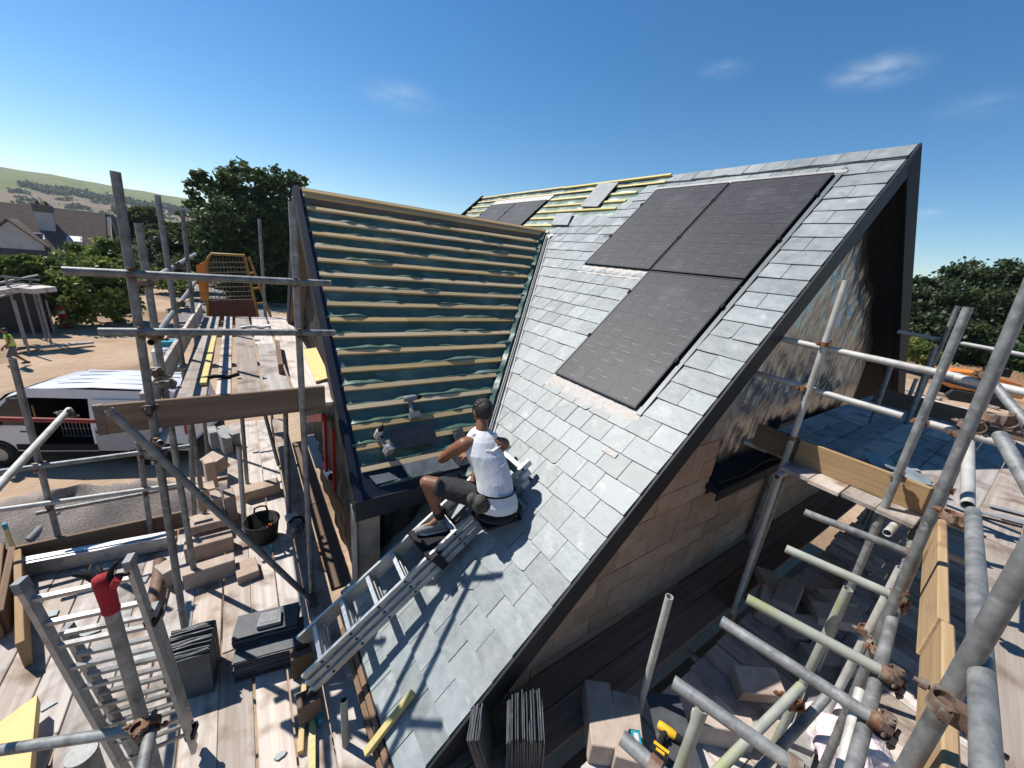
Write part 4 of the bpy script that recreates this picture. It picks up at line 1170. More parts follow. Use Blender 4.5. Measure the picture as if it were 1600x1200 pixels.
def boards_x(par, ys, x0, x1, z, mat=None, w=.218, joint=None, xd=EX, name='scaffold_board'):
    for y in ys:
        cuts = [x0 + rt.uniform(-.025, .02)] + ([joint + rt.uniform(-.2, .2)] if joint else []) + [x1 + rt.uniform(-.06, .06)]
        for a, b in zip(cuts, cuts[1:]):
            lbox(name, mat or m_board, par, V((0, y, z - .038 + rt.uniform(-.005, .004))) + V(xd) * (a + .004), V(xd) + V((0, rt.uniform(-.003, .003), 0)), EZ, (b - a - .008, w, .038), .004)

# ---- left scaffold
LS = empty('scaffold', (-.6, 3.6, 0), 'galvanised tube scaffold with two board decks along the battened wing on the left', 'scaffold')
def std(par, p, q, zb=None, mat=None, r=TR):
    p, q = V(p), V(q)
    if zb is not None:
        d = (q - p); q = p + d * ((zb - p.z) / d.z)
    return stube(par, p, q, mat, 'standard', r)
sA = std(LS, U(180, 268, y=3.6), U(283, 945, y=3.62), 0)
sB = std(LS, U(456, 315, y=3.6), U(489, 945, y=3.62), 0)
sC = std(LS, U(216, 349, y=4.35), U(266, 660, y=4.35), 0)
sD = std(LS, U(246, 305, y=5.8), U(284, 560, y=5.8), 0)
sE = std(LS, U(285, 328, y=7.6), U(306, 530, y=7.6), 0)
sF = std(LS, U(405, 342, y=8.7), U(416, 512, y=8.7), 0)
sG = std(LS, U(19, 560, y=5.45), U(92, 842, y=5.5), 0)
sH = std(LS, U(216, 690, y=5.42), U(233, 812, y=5.42), 0)
for (a, b, y) in [((297, 655), (303, 792), 5.6), ((373, 697), (381, 808), 5.0), ((378, 650), (386, 752), 6.2), ((446, 645), (451, 797), 4.7), ((412, 640), (432, 715), 6.6)]:
    std(LS, U(*a, y=y), U(*b, y=y), L1, m_tube if y != 5.0 else m_tube_w)
yl = 3.545
la = stube(LS, U(98, 423, y=yl), U(517, 443, y=yl), None, 'ledger'); lb = stube(LS, U(154, 518, y=yl), U(523, 520, y=yl), None, 'ledger')
for (t_, a) in ((la, (207, 428)), (la, (461, 441)), (lb, (222, 519)), (lb, (467, 520))):
    coupler(t_, U(*a, y=3.572), EX, EZ)
r1 = stube(LS, U(222, 446, x=-.655), U(305, 397, x=-.655), None, 'guard_rail'); r2 = stube(LS, U(236, 535, x=-.665), U(306, 440, x=-.665), None, 'guard_rail')
for (t_, a) in ((r1, (275, 414)), (r2, (281, 474)), (r1, (228, 442)), (r2, (243, 524))): coupler(t_, U(*a, x=-.63), EY, EZ)
stube(LS, U(251, 693, y=3.5), U(251, 693, y=3.5) + EY * 1.2, m_tube_w, 'transom')
coupler(sA, U(246, 690, y=3.56), EX, EZ); coupler(sA, U(233, 640, y=3.56), EX, EZ)
for y in (3.92, 5.6, 7.3, 8.4): stube(LS, (-.95, y, 5.425), (.72, y, 5.425), m_tube, 'transom')
for (a, b, mt) in [((-30, 741), (297, 697), m_tube), ((-30, 801), (297, 755), m_tube_w)]:
    t_ = stube(LS, U(*a, y=5.39), U(*b, y=5.39), mt, 'guard_rail')
    k_ = (58, 728) if b[1] == 697 else (78, 789); coupler(t_, U(*k_, y=5.42), EX, EZ)
    k_ = (222, 708) if b[1] == 697 else (228, 766); coupler(t_, U(*k_, y=5.42), EX, EZ)
e_ = U(108, 640, y=5.2); gp = stube(LS, e_, e_ - EY * 3.2, m_tube_w, 'guard_rail'); coupler(gp, e_ - EY * .1, EY, EZ)
br = stube(LS, U(170, 640, y=3.46), U(494, 945, y=3.5), None, 'brace'); coupler(br, U(487, 936, y=3.53), (.8, 0, -.6), EZ, m_coupler); coupler(br, U(247, 712, y=3.53), (.8, 0, -.6), EZ, m_coupler)
# yoke of the near post and its two ledgers, bottom left
gpx = U(160, 905, k=1.66); sN = stube(LS, gpx, (gpx.x, gpx.y, 2.5), m_tube, 'standard')
zc_ = U(205, 1140, y=gpx.y).z
nl = stube(LS, (gpx.x + .03, gpx.y - .05, zc_ + .02), U(-40, 1178, k=1.95), None, 'ledger'); coupler(nl, (gpx.x, gpx.y - .026, zc_), EX, EZ)
n2_ = stube(LS, U(236, 1140, k=1.86), U(205, 1290, k=1.5), m_tube, 'ledger'); coupler(n2_, U(228, 1135, k=1.84), EY, EZ)
# upper deck
def ux(px): return U(230 + px / 5, 600, z=L2).x
edges = [(250, 475), (545, 662), (702, 893), (902, 1108), (1128, 1420)]
for (a, b) in edges:
    xa, xb = ux(a), ux(b)
    boards_y(LS, [(xa + xb) / 2], 3.84, 8.55, L2, w=xb - xa - .006, joint=6.3 if a in (250, 902) else None)
for (p, q, nm) in [((150, 664), (508, 650), 0)]:
    x0, x1 = U(150, 640, y=3.74).x, U(508, 625, y=3.74).x
    lbox('toe_board', m_board_dark, LS, (x0, 3.74, 5.475), EX, EZ, (x1 - x0, .038, .228), .004)
m_ = MB(); m_.box((x0 + .012, 3.74, 5.59), (.05, .042, .232)); m_.build('end_band', m_coupler, LS)
pA, pB = U(254, 596, z=L2), U(318, 470, z=L2)
lbox('toe_board', m_board, LS, (pA.x + .02, 3.86, L2), V((.02, 1, 0)), EZ, (3.6, .038, .225), .004)
lbox('toe_board', m_board, LS, (pA.x + .10, 7.47, L2), V((.015, 1, 0)), EZ, (1.1, .038, .225), .004)
for (u, v) in [(243, 582), (262, 600)]: coupler(LS if False else sC, U(u, v, y=3.95), EY, EZ, m_coupler)
# lower deck
xs = [-.4455 + .235 * i + .117 for i in range(-8, 4)]
boards_y(LS, xs[:8], .6, 5.42, L1, joint=3.2)
boards_y(LS, xs[8:], .4, 8.6, L1, joint=3.35)
boards_y(LS, [.62], 3.6, 7.4, L1 + .01, m_board_dark, w=.22, joint=5.2)  # dark weathered boards, their tone also carrying the shade beside the wing
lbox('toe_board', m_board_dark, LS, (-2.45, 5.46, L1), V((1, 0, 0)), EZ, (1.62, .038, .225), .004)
lbox('toe_board', m_board_dark, LS, (-2.36, 1.2, L1), V((0, 1, 0)), EZ, (4.2, .038, .225), .004)
for y in (.9, 2.2, 3.0, 4.3, 5.3, 6.6): stube(LS, (-2.4, y, L1 - .066), (.54, y, L1 - .066), m_tube, 'transom')
for x in (-2.35, -.62): stube(LS, (x, .4, L1 - .12), (x, 5.6, L1 - .12), m_tube, 'ledger')
for (x, y) in ((-2.4, 1.2), (-2.4, 3.4), (.62, 2.0)): stube(LS, (x, y, 0), (x, y, L1 - .04), m_tube, 'standard')
p_ = U(537, 1093, k=2.75); stube(LS, p_, (p_.x, p_.y, 0), m_tube_m, 'standard')
# red handrail tube past the scaffold
t_ = stube(LS, U(-30, 654, y=6.0), U(152, 658, y=6.0), m_tube_red, 'guard_rail')

# ---- right scaffold
LR = 3.7
RS = empty('scaffold', (3.9, .3, 0), 'weathered tube scaffold with rusty couplers and two decks round the gable on the right', 'scaffold')
r4 = std(RS, U(1323, 438, x=3.98), U(1229, 712, x=3.98), LR, m_tube_w)
r3 = std(RS, U(1513, 480, x=3.90), U(1385, 785, x=3.90), 0)
r5 = std(RS, U(1640, 380, x=3.5), U(1440, 852, x=3.5), 0)
r2_ = std(RS, U(1650, 350, x=2.8), U(1290, 1190, x=2.8), 2.5, None, .0242)
r1_ = std(RS, U(1700, 707, x=1.55), U(1409, 1215, x=1.55), 4.4, None, .0242)
std(RS, U(1497, 478, x=7.6), U(1440, 610, x=7.6), 0, m_tube); std(RS, U(1462, 540, x=7.0), U(1425, 640, x=7.0), 0)
zu, zl = U(1330, 555, x=4.04).z, U(1320, 625, x=4.04).z
rl1 = stube(RS, (4.04, 1.62, zu + .02), (4.04, .34, zu), m_tube_w, 'guard_rail'); stube(RS, (4.03, .36, zu - .005), (4.0, -.05, zu - .01), m_tube_w, 'guard_rail', TR * 1.08)
rl2 = stube(RS, (4.04, 1.62, zl + .02), (4.04, .52, zl), m_tube_w, 'guard_rail'); rl3 = stube(RS, (4.04, .40, zl), (4.04, .02, zl), m_tube_w, 'guard_rail')
for (t_, a) in ((rl1, (1290, 538)), (rl2, (1258, 607)), (rl2, (1440, 659)), (rl3, (1497, 677)), (rl1, (1538, 585))): coupler(t_, U(*a, x=4.0), EY, EZ, m_rust)
coupler(r4, U(1238, 683, x=4.0), EY, EZ, m_rust); coupler(r3, U(1405, 745, x=3.95), EY, EZ, m_rust)
coupler(r5, U(1519, 665, x=3.5), (.99, .14, 0), EZ, m_rust); coupler(r5, U(1478, 762, x=3.5), EY, EZ, m_rust)
t_ = stube(RS, U(1403, 518, x=7.7), U(1660, 566, x=7.7), m_tube_w, 'guard_rail'); coupler(t_, U(1478, 532, x=7.66), EY, EZ, m_rust)
t_ = stube(RS, U(1385, 570, x=7.7), U(1570, 618, x=7.7), m_tube, 'guard_rail')
stube(RS, U(1392, 572, x=6.5), U(1345, 706, x=6.5), m_tube, 'brace'); stube(RS, U(1432, 592, x=8.6), U(1418, 626, x=8.6), m_tube_w, 'standard')
SKD = V((.99, .14, 0)).normalized()
led = stube(RS, U(1543, 1230, k=.80), U(1520, 800, k=1.75), m_tube, 'ledger')
coupler(led, U(1502, 1118, k=.98), SKD, EZ, m_rust, gap=.03); coupler(led, U(1500, 812, k=1.75), SKD, EZ, m_rust, gap=.03)
stube(RS, U(1512, 790, k=1.86), U(1513, 690, k=2.3), m_tube_w, 'ledger')
stube(RS, U(1551, 598, k=2.5), U(1612, 672, k=2.2), m_tube, 'ledger'); stube(RS, U(1562, 680, k=1.75), U(1660, 850, k=1.35), m_tube, 'ledger')
coupler(r5, U(1563, 655, k=1.85), SKD, EZ, m_rust)
ends = [((1257, 800), (1432, 868), m_tube), ((1228, 857), (1410, 937), m_tube_m), ((1167, 935), (1402, 1062), m_tube_m), ((1127, 970), (1388, 1137), m_tube), ((1052, 1065), (1262, 1212), m_tube), ((972, 1152), (1040, 1215), m_tube)]
for a, b, mt in ends:
    t_ = stube(RS, U(*a, z=5.40), U(*b, z=5.40), mt, 'transom')
    d_ = (U(*b, z=5.40) - U(*a, z=5.40)).normalized()
    if b[0] > 1300: coupler(t_, U(*b, z=5.40) - d_ * .01, d_, SKD, m_rust)
    m_ = MB(); q_ = U(*b, z=5.40) - d_ * .04; m_.tube(q_ - d_ * .02, q_ + d_ * .02, TR + .007, 16); m_.build('band', m_rust, t_)
stube(RS, U(1432, 868, z=5.34) + SKD * 1.0, U(1330, 1215, z=5.34), m_tube, 'ledger')
for (a, k_, zb, mt) in [((1098, 1105), 1.66, 3.3, m_tube_m), ((1325, 920), 2.45, LR, m_tube_m), ((1408, 888), 2.5, LR, m_tube_w), ((800, 1160), 2.55, 3.0, m_tube)]:
    p_ = U(*a, k=k_); t_ = stube(RS, p_, (p_.x, p_.y, zb), mt, 'standard')
    if a[0] in (1408,): coupler(t_, (p_.x, p_.y, p_.z - .55), EZ, SKD, m_rust)
for (a, b, y, mt) in [((1046, 932), (1005, 1085), .98, m_tube_w), ((1232, 730), (1146, 960), 1.10, m_tube)]:
    std(RS, U(*a, y=y), U(*b, y=y), 0, mt)
t_ = stube(RS, U(1252, 1072, k=2.25), U(1110, 1216, k=2.0), m_tube_m, 'ledger'); coupler(t_, U(1238, 1098, k=2.22), (.6, .6, 0), EZ, m_rust)
stube(RS, U(1292, 1088, k=2.3), U(1175, 1216, k=2.1), m_tube, 'ledger')
p_ = U(1345, 1080, k=2.0); stube(RS, p_, U(1312, 1216, k=1.75), m_tube_w, 'standard')
coupler(r2_, U(1372, 1008, x=2.8), EY, EZ, m_rust, gap=.04)
# decks
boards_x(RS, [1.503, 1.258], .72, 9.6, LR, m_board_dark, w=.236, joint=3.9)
bx = [1.0 + .236 * i for i in range(37)]
boards_y(RS, bx, -1.5, .99, LR, m_board, w=.228, joint=.38)
boards_x(RS, [1.5 - .24 * i for i in range(13)], .3, 9.0, 1.9, m_board_dark, w=.226)  # lower lift of dark boards, added so the gaps above look dark
for x in (1.0, 2.1, 3.2, 4.4): stube(RS, (x, 1.66, LR - .066), (x, -1.2, LR - .066), m_tube, 'transom')
boards_x(RS, [1.41, 1.191], 4.1, 9.2, L2, m_board, w=.216, joint=6.4)
boards_x(RS, [.971, .7505, .5275, .3075], 3.82, 9.4, L2, m_board, w=.216, joint=6.9)
boards_x(RS, [.083, -.14, -.365, -.59, -.81, -1.03], 4.15, 9.6, L2, m_board, w=.216, joint=6.2)
xsk = V((.99, .10, 0)).normalized()
boards_x(RS, [-.62, -.85, -1.08], .2, 4.1, L2, m_board, w=.222, xd=xsk)
for (u, v) in ((1213, 745), (1386, 833)):
    p_ = U(u, v, z=5.43); stube(RS, p_, p_ + EX * 4.5, m_tube_w, 'transom')
lbox('toe_board', m_toe, RS, (4.075, .17, L2), EY, EZ, (.90, .038, .225), .005)
lbox('toe_board', m_board_dark, RS, (4.09, 1.08, L2), EY, EZ, (.36, .038, .225), .005)  # toe board carried on, house shade put into its darker timber colour
lbox('toe_board', m_board_dark, RS, (7.9, -.9, L2), EY, EZ, (2.3, .038, .225), .005)
lbox('toe_board', m_toe, RS, (2.35, -.075, L2 + .01), SKD, EZ, (1.72, .04, .225), .006)
lbox('toe_board', m_toe, RS, (.9, -.29, L2 + .02), SKD, EZ, (1.44, .04, .225), .006)
lbox('sole_board', m_board, RS, (3.72, .16, L2 - .05), V((.2, -1, 0)), EZ, (.5, .22, .038), .004)

# ---- scaffold far off on the left, round the neighbouring plot
FS = empty('scaffold', (-11, 32, 0), 'low distant scaffold with a board platform at the left edge below the hedge', 'scaffold')
for (u, v0, v1, y) in [(8, 430, 515, 31), (22, 470, 535, 29), (45, 430, 520, 32), (58, 455, 515, 31), (30, 440, 500, 33), (72, 470, 512, 34)]:
    p_ = U(u, v0, y=y); stube(FS, p_, (p_.x, p_.y, 0), m_tube, 'standard', .05)
for (a, b) in [((-20, 430), (62, 438)), ((-20, 446), (60, 430)), ((-20, 470), (50, 450))]:
    stube(FS, U(*a, y=31), U(*b, y=32), m_tube, 'ledger', .05)
for i, (a, b) in enumerate([((-20, 462), (46, 452)), ((40, 458), (78, 454))]):
    pa, pb = U(*a, y=30.6), U(*b, y=31.4); lbox('scaffold_board', m_board, FS, pa, pb - pa, EZ, ((pb - pa).length, .9, .25), .01)
m_ = MB(); m_.box((-13.2, 34.5, 1.4), (7, .3, 2.8)); setp(m_.build('dark_panel', m_blackmem, None), 'black panel standing in for the dark shade behind the far scaffold', 'fence')  # black panel put in for the dark shading behind the tubes

# ------------------------------------------------------------------ roofing ladder, leaning over the eave
m_cap = M('white_end_cap', (.62, .62, .60), (.75, .75, .73), rough=(.5, .6))
def stile(mb, p, q, w, h, sd, up, m=0):
    p, q = V(p), V(q); d = (q - p).normalized()
    mb.box((p + q) / 2, ((q - p).length, w, h), (d, sd, up), m)
def roof_ladder():
    P0, P1 = V((.178, 2.42, 3.66)), V((2.09, 2.39, 5.085))
    d = (P1 - P0).normalized(); sd = (EY - d * d.y).normalized(); up = d.cross(sd)
    if up.z < 0: up = -up
    Ln = (P1 - P0).length
    t = empty('extension_ladder', P0 + sd * .2, 'triple aluminium ladder lying up the slates under the seated man', 'ladder')
    for k in range(3):
        o = up * (.02 + .062 * k); ins = .022 * k
        a, b = .02 * k, Ln - .06 * (2 - k)
        for j, off in enumerate((ins, .44 - ins)):
            m_ = MB()
            stile(m_, P0 + sd * off + o + d * a, P0 + sd * off + o + d * b, .024, .056, sd, up)
            st = m_.build('stile', m_alu, t)
            if j == 0:
                m_ = MB()
                for i in range(9): m_.tube(P0 + sd * (off - .0125) + o + d * (.2 + .27 * i), P0 + sd * (off - .016) + o + d * (.2 + .27 * i), .011, 8)
                m_.build('rung_ends', m_black, st, kind='stuff')
            c = P0 + sd * off + o
            m_ = MB(); m_.box(c + d * (b + .03), (.09, .034, .064), (d, sd, up)); m_.build('end_cap', m_cap, st)
        for i in range(9):
            c = P0 + o + d * (.2 + .27 * i)
            m_ = MB(); m_.box(c + sd * .22, (.034, .44 - 2 * ins, .03), (d, sd, up)); m_.build('rung', m_alu, t)
    for off in (.0, .44):
        m_ = MB(); m_.box(P0 + sd * off - d * .03 + up * .01, (.08, .04, .07), (d, sd, up)); m_.build('foot', m_black, t)
    for f in (.55, .78):
        m_ = MB(); m_.box(P0 + d * Ln * f + up * .085 - sd * .005, (.07, .05, .19), (d, sd, up)); m_.build('guide_bracket', m_black, t)
    return P0, d, sd, up, Ln
LP0, Ld, Lsd, Lup, Lln = roof_ladder()

# packing under the ladder feet
for (y_, w) in ((2.36, 'near'), (2.78, 'far')):
    lbox('timber_offcut', m_board_dark, None, (.06, y_ + .06, L1), EX, EZ, (.16, .12, .24), .005, label=w + ' dark timber packing under a foot of the long ladder', cat='timber')
# foot platform clipped on the ladder
t = empty('foot_platform', (1.25, 2.62, 4.2), 'black foot platform fixed over the ladder under the left shoe', 'platform')
pf = (V((.93, .1, .05)).normalized(), V((-.1, .99, 0)).normalized(), EZ)
m_ = MB(); m_.box((1.27, 2.62, 4.567), (.42, .38, .022), pf); m_.build('board', m_black, t)
for (a, b) in ((1.12, 2.47), (1.42, 2.47), (1.12, 2.78), (1.42, 2.78)):
    m_ = MB(); m_.tube((a, b, 4.56), (a - .03, b, CH - 3.34 + .74 * a), .012, 8); m_.build('leg', m_black, t)
# seat clipped on the ladder
sc_ = V((1.655, 2.305, 4.90))
t = empty('roof_seat', sc_, 'black padded work seat clipped over the ladder beneath the man', 'seat')
m_ = MB(); m_.ball(sc_ + EZ * .02, (.2, .17, .035), 10); m_.build('cushion', m_rubber, t)
m_ = MB(); m_.box(sc_ - EZ * .03, (.36, .26, .025)); m_.build('seat_plate', m_black, t)
for (a, b) in ((-.14, -.1), (.14, -.1), (-.14, .12), (.14, .12)):
    m_ = MB(); q_ = sc_ + V((a, b, -.03)); m_.tube(q_, V((q_.x - .02, q_.y, CH - 3.30 + .74 * q_.x)), .013, 8); m_.build('leg', m_alu_dull, t)
m_ = MB(); m_.box(sc_ + V((.24, .1, .02)), (.03, .36, .05)); m_.build('back_rail', m_alu_dull, t)
m_ = MB(); m_.box(sc_ + V((.3, .2, .03)), (.2, .08, .07), (Ld, Lsd, Lup)); m_.build('bracket', m_black, t)

# ------------------------------------------------------------------ power tools
m_grey = M('grey_tool_plastic', (.16, .165, .17), (.26, .265, .27), (20, 20, 20), (.5, .7), .2)
m_palegrey = M('dusty_tool_plastic', (.5, .5, .49), (.62, .62, .6), (20, 20, 20), (.5, .7), .2)
m_toolyel = M('yellow_tool_plastic', (.72, .40, .01), (.78, .45, .02), (20, 20, 20), (.45, .6), .1)
m_teal = M('teal_plastic', (.01, .26, .34), (.02, .32, .4), (20, 20, 20), (.4, .5), .1)
def drill(c, fw, dn, label, mb_, mg, mbat, s=1.0):
    """c: middle of the motor housing, fw: towards the bit, dn: along the grip to the battery"""
    c, fw = V(c), V(fw).normalized(); dn = V(dn); dn = (dn - fw * dn.dot(fw)).normalized(); sd = fw.cross(dn)
    t = empty('cordless_drill', c + dn * .17 * s, label, 'drill')
    m_ = MB(); m_.lathe(c - fw * .085 * s, [(.001, 0), (.026 * s, .004 * s), (.033 * s, .02 * s), (.034 * s, .1 * s), (.03 * s, .125 * s), (.026 * s, .135 * s)], 14, ax=fw); m_.build('housing', mb_, t)
    m_ = MB(); m_.lathe(c + fw * .05 * s, [(.026 * s, 0), (.027 * s, .02 * s), (.023 * s, .045 * s), (.012 * s, .07 * s), (.004 * s, .075 * s), (.0035 * s, .11 * s), (.001, .112 * s)], 12, ax=fw); m_.build('chuck', m_black, t)
    m_ = MB(); m_.path([c - fw * .02 * s, c + dn * .05 * s - fw * .025 * s, c + dn * .12 * s - fw * .035 * s, c + dn * .15 * s - fw * .03 * s], [.022 * s, .021 * s, .022 * s, .026 * s], 10); m_.build('grip', mg, t)
    m_ = MB(); m_.box(c + dn * .055 * s + fw * .002 * s, (.012 * s, .012 * s, .03 * s), (fw, sd, dn)); m_.build('trigger', m_black, t)
    b = c + dn * .18 * s - fw * .02 * s
    m_ = MB(); m_.box(b - dn * .012 * s, (.11 * s, .07 * s, .026 * s), (fw, sd, dn)); m_.build('battery_foot', mb_, t)
    m_ = MB(); m_.box(b + dn * .022 * s, (.115 * s, .074 * s, .045 * s), (fw, sd, dn)); bt = m_.build('battery', mbat, t)
    m_ = MB(); m_.box(b + dn * .022 * s - sd * .038 * s, (.06 * s, .003, .02 * s), (fw, sd, dn)); m_.build('label_plate', mb_, bt)
    return t
def W(u, v, d=0.0):
    r = ray(u, v); p0 = V((0, WY, WZ - CH)); k_ = (p0.dot(NW) + d) / r.dot(NW)
    return V((r.x * k_, r.y * k_, r.z * k_ + CH))
drill(W(643, 622, .09), W(656, 620, .09) - W(632, 624, .09), W(654, 648, .06) - W(643, 622, .09), 'grey cordless drill resting on a roof batten above the slates', m_grey, m_grey, m_grey, 1.0)
drill(W(592, 676, .11), V((.1, -.5, .75)), W(608, 712, .06) - W(592, 676, .11), 'dusty pale cordless drill propped on the battens left of the slates', m_palegrey, m_grey, m_grey, 1.0)

# ------------------------------------------------------------------ loose slates
_sr = random.Random(23)
def quad_slate(name, pts, th, label, cat='slate', group=None, mat=None, up=None):
    pts = [V(p) for p in pts]; n = (pts[1] - pts[0]).cross(pts[3] - pts[0]).normalized()
    if up is not None and n.dot(up) < 0: n = -n
    c = sum(pts, V((0, 0, 0))) / len(pts); out = []
    for i, p in enumerate(pts):
        q = pts[(i + 1) % len(pts)]
        for j in range(5): out.append(p + (q - p) * (j / 5) + (c - p).normalized() * _sr.uniform(0, .006) * (j > 0))
    m_ = MB(); m_.prism(out, n * th)
    return m_.build(name, mat or m_slate_dark, None, fixn=True, label=label, cat=cat, group=group) if False else setp(m_.build(name, mat or m_slate_dark, None, fixn=True), label, cat, group)
quad_slate('slate', [W(612, 704, .05), W(684, 691, .05), W(677, 664, .10), W(605, 675, .10)], .007, 'front dark slate leaning on the lower battens by the pale drill', up=NW)
quad_slate('slate', [W(618, 700, .035), W(682, 689, .035), W(675, 660, .078), W(610, 672, .078)], .007, 'second dark slate just showing behind the leaning front one', up=NW)
quad_slate('slate', [W(640, 749, .02), W(720, 730, .02), W(699, 709, .035), W(626, 726, .035)], .007, 'broad grey slate laid flat on the eave beside the bare knee', mat=m_slate, up=NW)
quad_slate('slate', [W(717, 729, .03), W(735, 724, .03), W(713, 700, .045), W(699, 706, .045)], .007, 'narrow slate strip at the eave next to the broad grey slate', mat=m_slate_dark, up=NW)
quad_slate('slate', [W(722, 728, .04), W(742, 722, .04), W(722, 668, .05), W(706, 673, .05)], .006, 'upright slate half hidden in front of the man', mat=m_slate_dark, up=NW)
quad_slate('slate', [W(588, 757, .03), W(624, 748, .03), W(608, 738, .035), W(576, 744, .035)], .005, 'small pale cut slate lying on the dark eave tray', mat=m_slate, up=NW)
# slates lying on the far battens
def R_(u, v, d=0.0):
    r = ray(u, v); p0 = B0 - V((0, 0, CH)); k_ = (p0.dot(NR) + d) / r.dot(NR); return V((r.x * k_, r.y * k_, r.z * k_ + CH))
quad_slate('slate', [R_(907, 324, .05), R_(934, 324, .05), R_(967, 286, .06), R_(936, 288, .06)], .02, 'grey slates laid in a short column across the far battens under the ridge', mat=m_slate, up=NR)
quad_slate('slate', [R_(861, 352, .05), R_(887, 352, .05), R_(896, 333, .055), R_(870, 334, .055)], .01, 'single slate resting on the lower far battens by the valley top', mat=m_slate, up=NR)

def flat_stack(name, o, xd, yd, l, w, n, label, group=None, mat=None, th=.0085, jit=.012):
    xd, yd = V(xd).normalized(), V(yd).normalized(); o = V(o)
    t = empty(name, o + xd * l / 2 + yd * w / 2, label, 'slate stack', group)
    for i in range(n):
        a, b = _sr.uniform(-jit, jit), _sr.uniform(-jit, jit); z = o + EZ * (th * i)
        ang = _sr.uniform(-.02, .02); X = (xd + yd * ang).normalized(); Y = (yd - xd * ang).normalized()
        base = z + X * a + Y * b
        pts = [base, base + X * l * .5 + Y * _sr.uniform(0, .006), base + X * l, base + X * l + Y * w * .5 - X * _sr.uniform(0, .006), base + X * l + Y * w, base + Y * w]
        m_ = MB(); m_.prism(pts, EZ * (th * .82)); m_.build('slate', mat or m_slate_dark, t, fixn=True)
    return t
def upright_stack(name, o, wd, sd, w, h, n, label, group=None, lean=0.12, th=.0095, jit=.02, tilt=0.0):
    """slates on edge: o front bottom corner, wd along the width, sd along which they are stacked"""
    wd, sd = V(wd).normalized(), V(sd).normalized(); o = V(o)
    t = empty(name, o + wd * w / 2 + sd * n * th / 2, label, 'slate stack', group)
    for i in range(n):
        up = (EZ + sd * (lean + _sr.uniform(-.012, .012)) + wd * tilt).normalized()
        b = o + sd * th * i + wd * _sr.uniform(-.006, .006)
        hh = h + _sr.uniform(-jit, jit)
        pts = [b, b + wd * w, b + wd * w + up * (hh + _sr.uniform(-.01, .01)), b + wd * w * .6 + up * (hh + _sr.uniform(-.012, .012)), b + wd * w * .3 + up * (hh + _sr.uniform(-.012, .012)), b + up * hh]
        m_ = MB(); m_.prism(pts, sd * (th * .8)); m_.build('slate', m_slate_dark, t, fixn=True)
    return t
pl_, pr_ = U(368, 1066, z=L1), U(471, 1036, z=L1); xd = (pr_ - pl_).normalized(); yd = V((-xd.y, xd.x, 0))
SL = (pr_ - pl_).length
flat_stack('slate_stack', pl_, xd, yd, SL, .30, 26, 'wide flat stack of dark slates on the sunlit deck boards')
flat_stack('slate_stack', pl_ + EZ * (.0085 * 26) + yd * .14 - xd * .02, xd, yd, SL * .98, .24, 12, 'smaller flat stack of slates set on the back of the wide stack')
m_ = MB(); q_ = pl_ + EZ * (.0085 * 38 + .002) + yd * .2 + xd * SL * .5
m_.prism([q_ - xd * .09 - yd * .03, q_ + xd * .09 - yd * .03, q_ + xd * .08 + yd * .11, q_ - xd * .08 + yd * .11], EZ * .035)
m_.build('plastic_tray', m_grey, None, fixn=True); o_ = bpy.data.objects['plastic_tray']; setp(o_, 'grey plastic tray left on top of the small slate stack', 'tray')
m_ = MB(); m_.box(q_ + yd * .045 + EZ * .036, (.13, .10, .004), (xd, yd, EZ)); m_.build('recess', m_grey, o_)
pl_, pr_ = U(262, 1104, z=L1), U(334, 1080, z=L1); xd = (pr_ - pl_).normalized(); yd = V((-xd.y, xd.x, 0))
upright_stack('slate_stack', pl_, xd, yd, (pr_ - pl_).length, .40, 32, 'upright stack of dark slates on edge behind the short ladder', lean=.10)
b_ = U(838, 1222, z=3.45)
upright_stack('slate_stack', U(792, 1212, z=LR), V((.55, .80, 0)), V((.83, -.55, 0)), .30, .46, 26, 'right hand fan of slates on edge at the bottom of the photo', lean=-.10, jit=.035, tilt=-.12)
upright_stack('slate_stack', U(748, 1212, z=LR), V((.62, .78, 0)), V((.78, -.62, 0)), .28, .43, 9, 'left hand leaning group of slates at the bottom of the photo', lean=-.25, jit=.02, tilt=-.1)

# slate offcuts on the boards
def offcut(c, r, label, group, mat=None, nrm=EZ):
    c = V(c); _, u, w = frame(c, c + V(nrm)); n = _sr.randint(4, 6); a0 = _sr.uniform(0, 6)
    e = _sr.uniform(.45, .9)
    m_ = MB(); m_.prism([c + (u * cos(a0 + 2 * pi * i / n) * e + w * sin(a0 + 2 * pi * i / n)) * r * _sr.uniform(.75, 1.15) for i in range(n)], V(nrm) * .007)
    return setp(m_.build('slate_offcut', mat or m_slate, None, fixn=True), label, 'slate offcut', group)
for (u, v, r_, lab) in [(1378, 722, .16, 'topmost of the broken slates heaped behind the toe board'), (1395, 732, .18, 'broad broken slate in the heap behind the toe board'), (1415, 728, .15, 'broken slate at the back right of the heap on the upper deck'),
                        (1432, 745, .17, 'broken slate at the right end of the heap on the upper deck'), (1408, 748, .14, 'broken slate low at the front of the heap on the upper deck'), (1450, 757, .13, 'broken slate beside the leaning tube on the upper deck'), (1365, 735, .10, 'small broken slate at the left end of the heap on the upper deck'), (1425, 762, .12, 'broken slate tucked against the toe board end')]:
    q_ = U(u, v, z=L2 + .012 + _sr.uniform(0, .05)); offcut(q_, r_, lab, 'broken slates on the upper right deck', nrm=V((_sr.uniform(-.25, .25), _sr.uniform(-.25, .25), 1)).normalized())
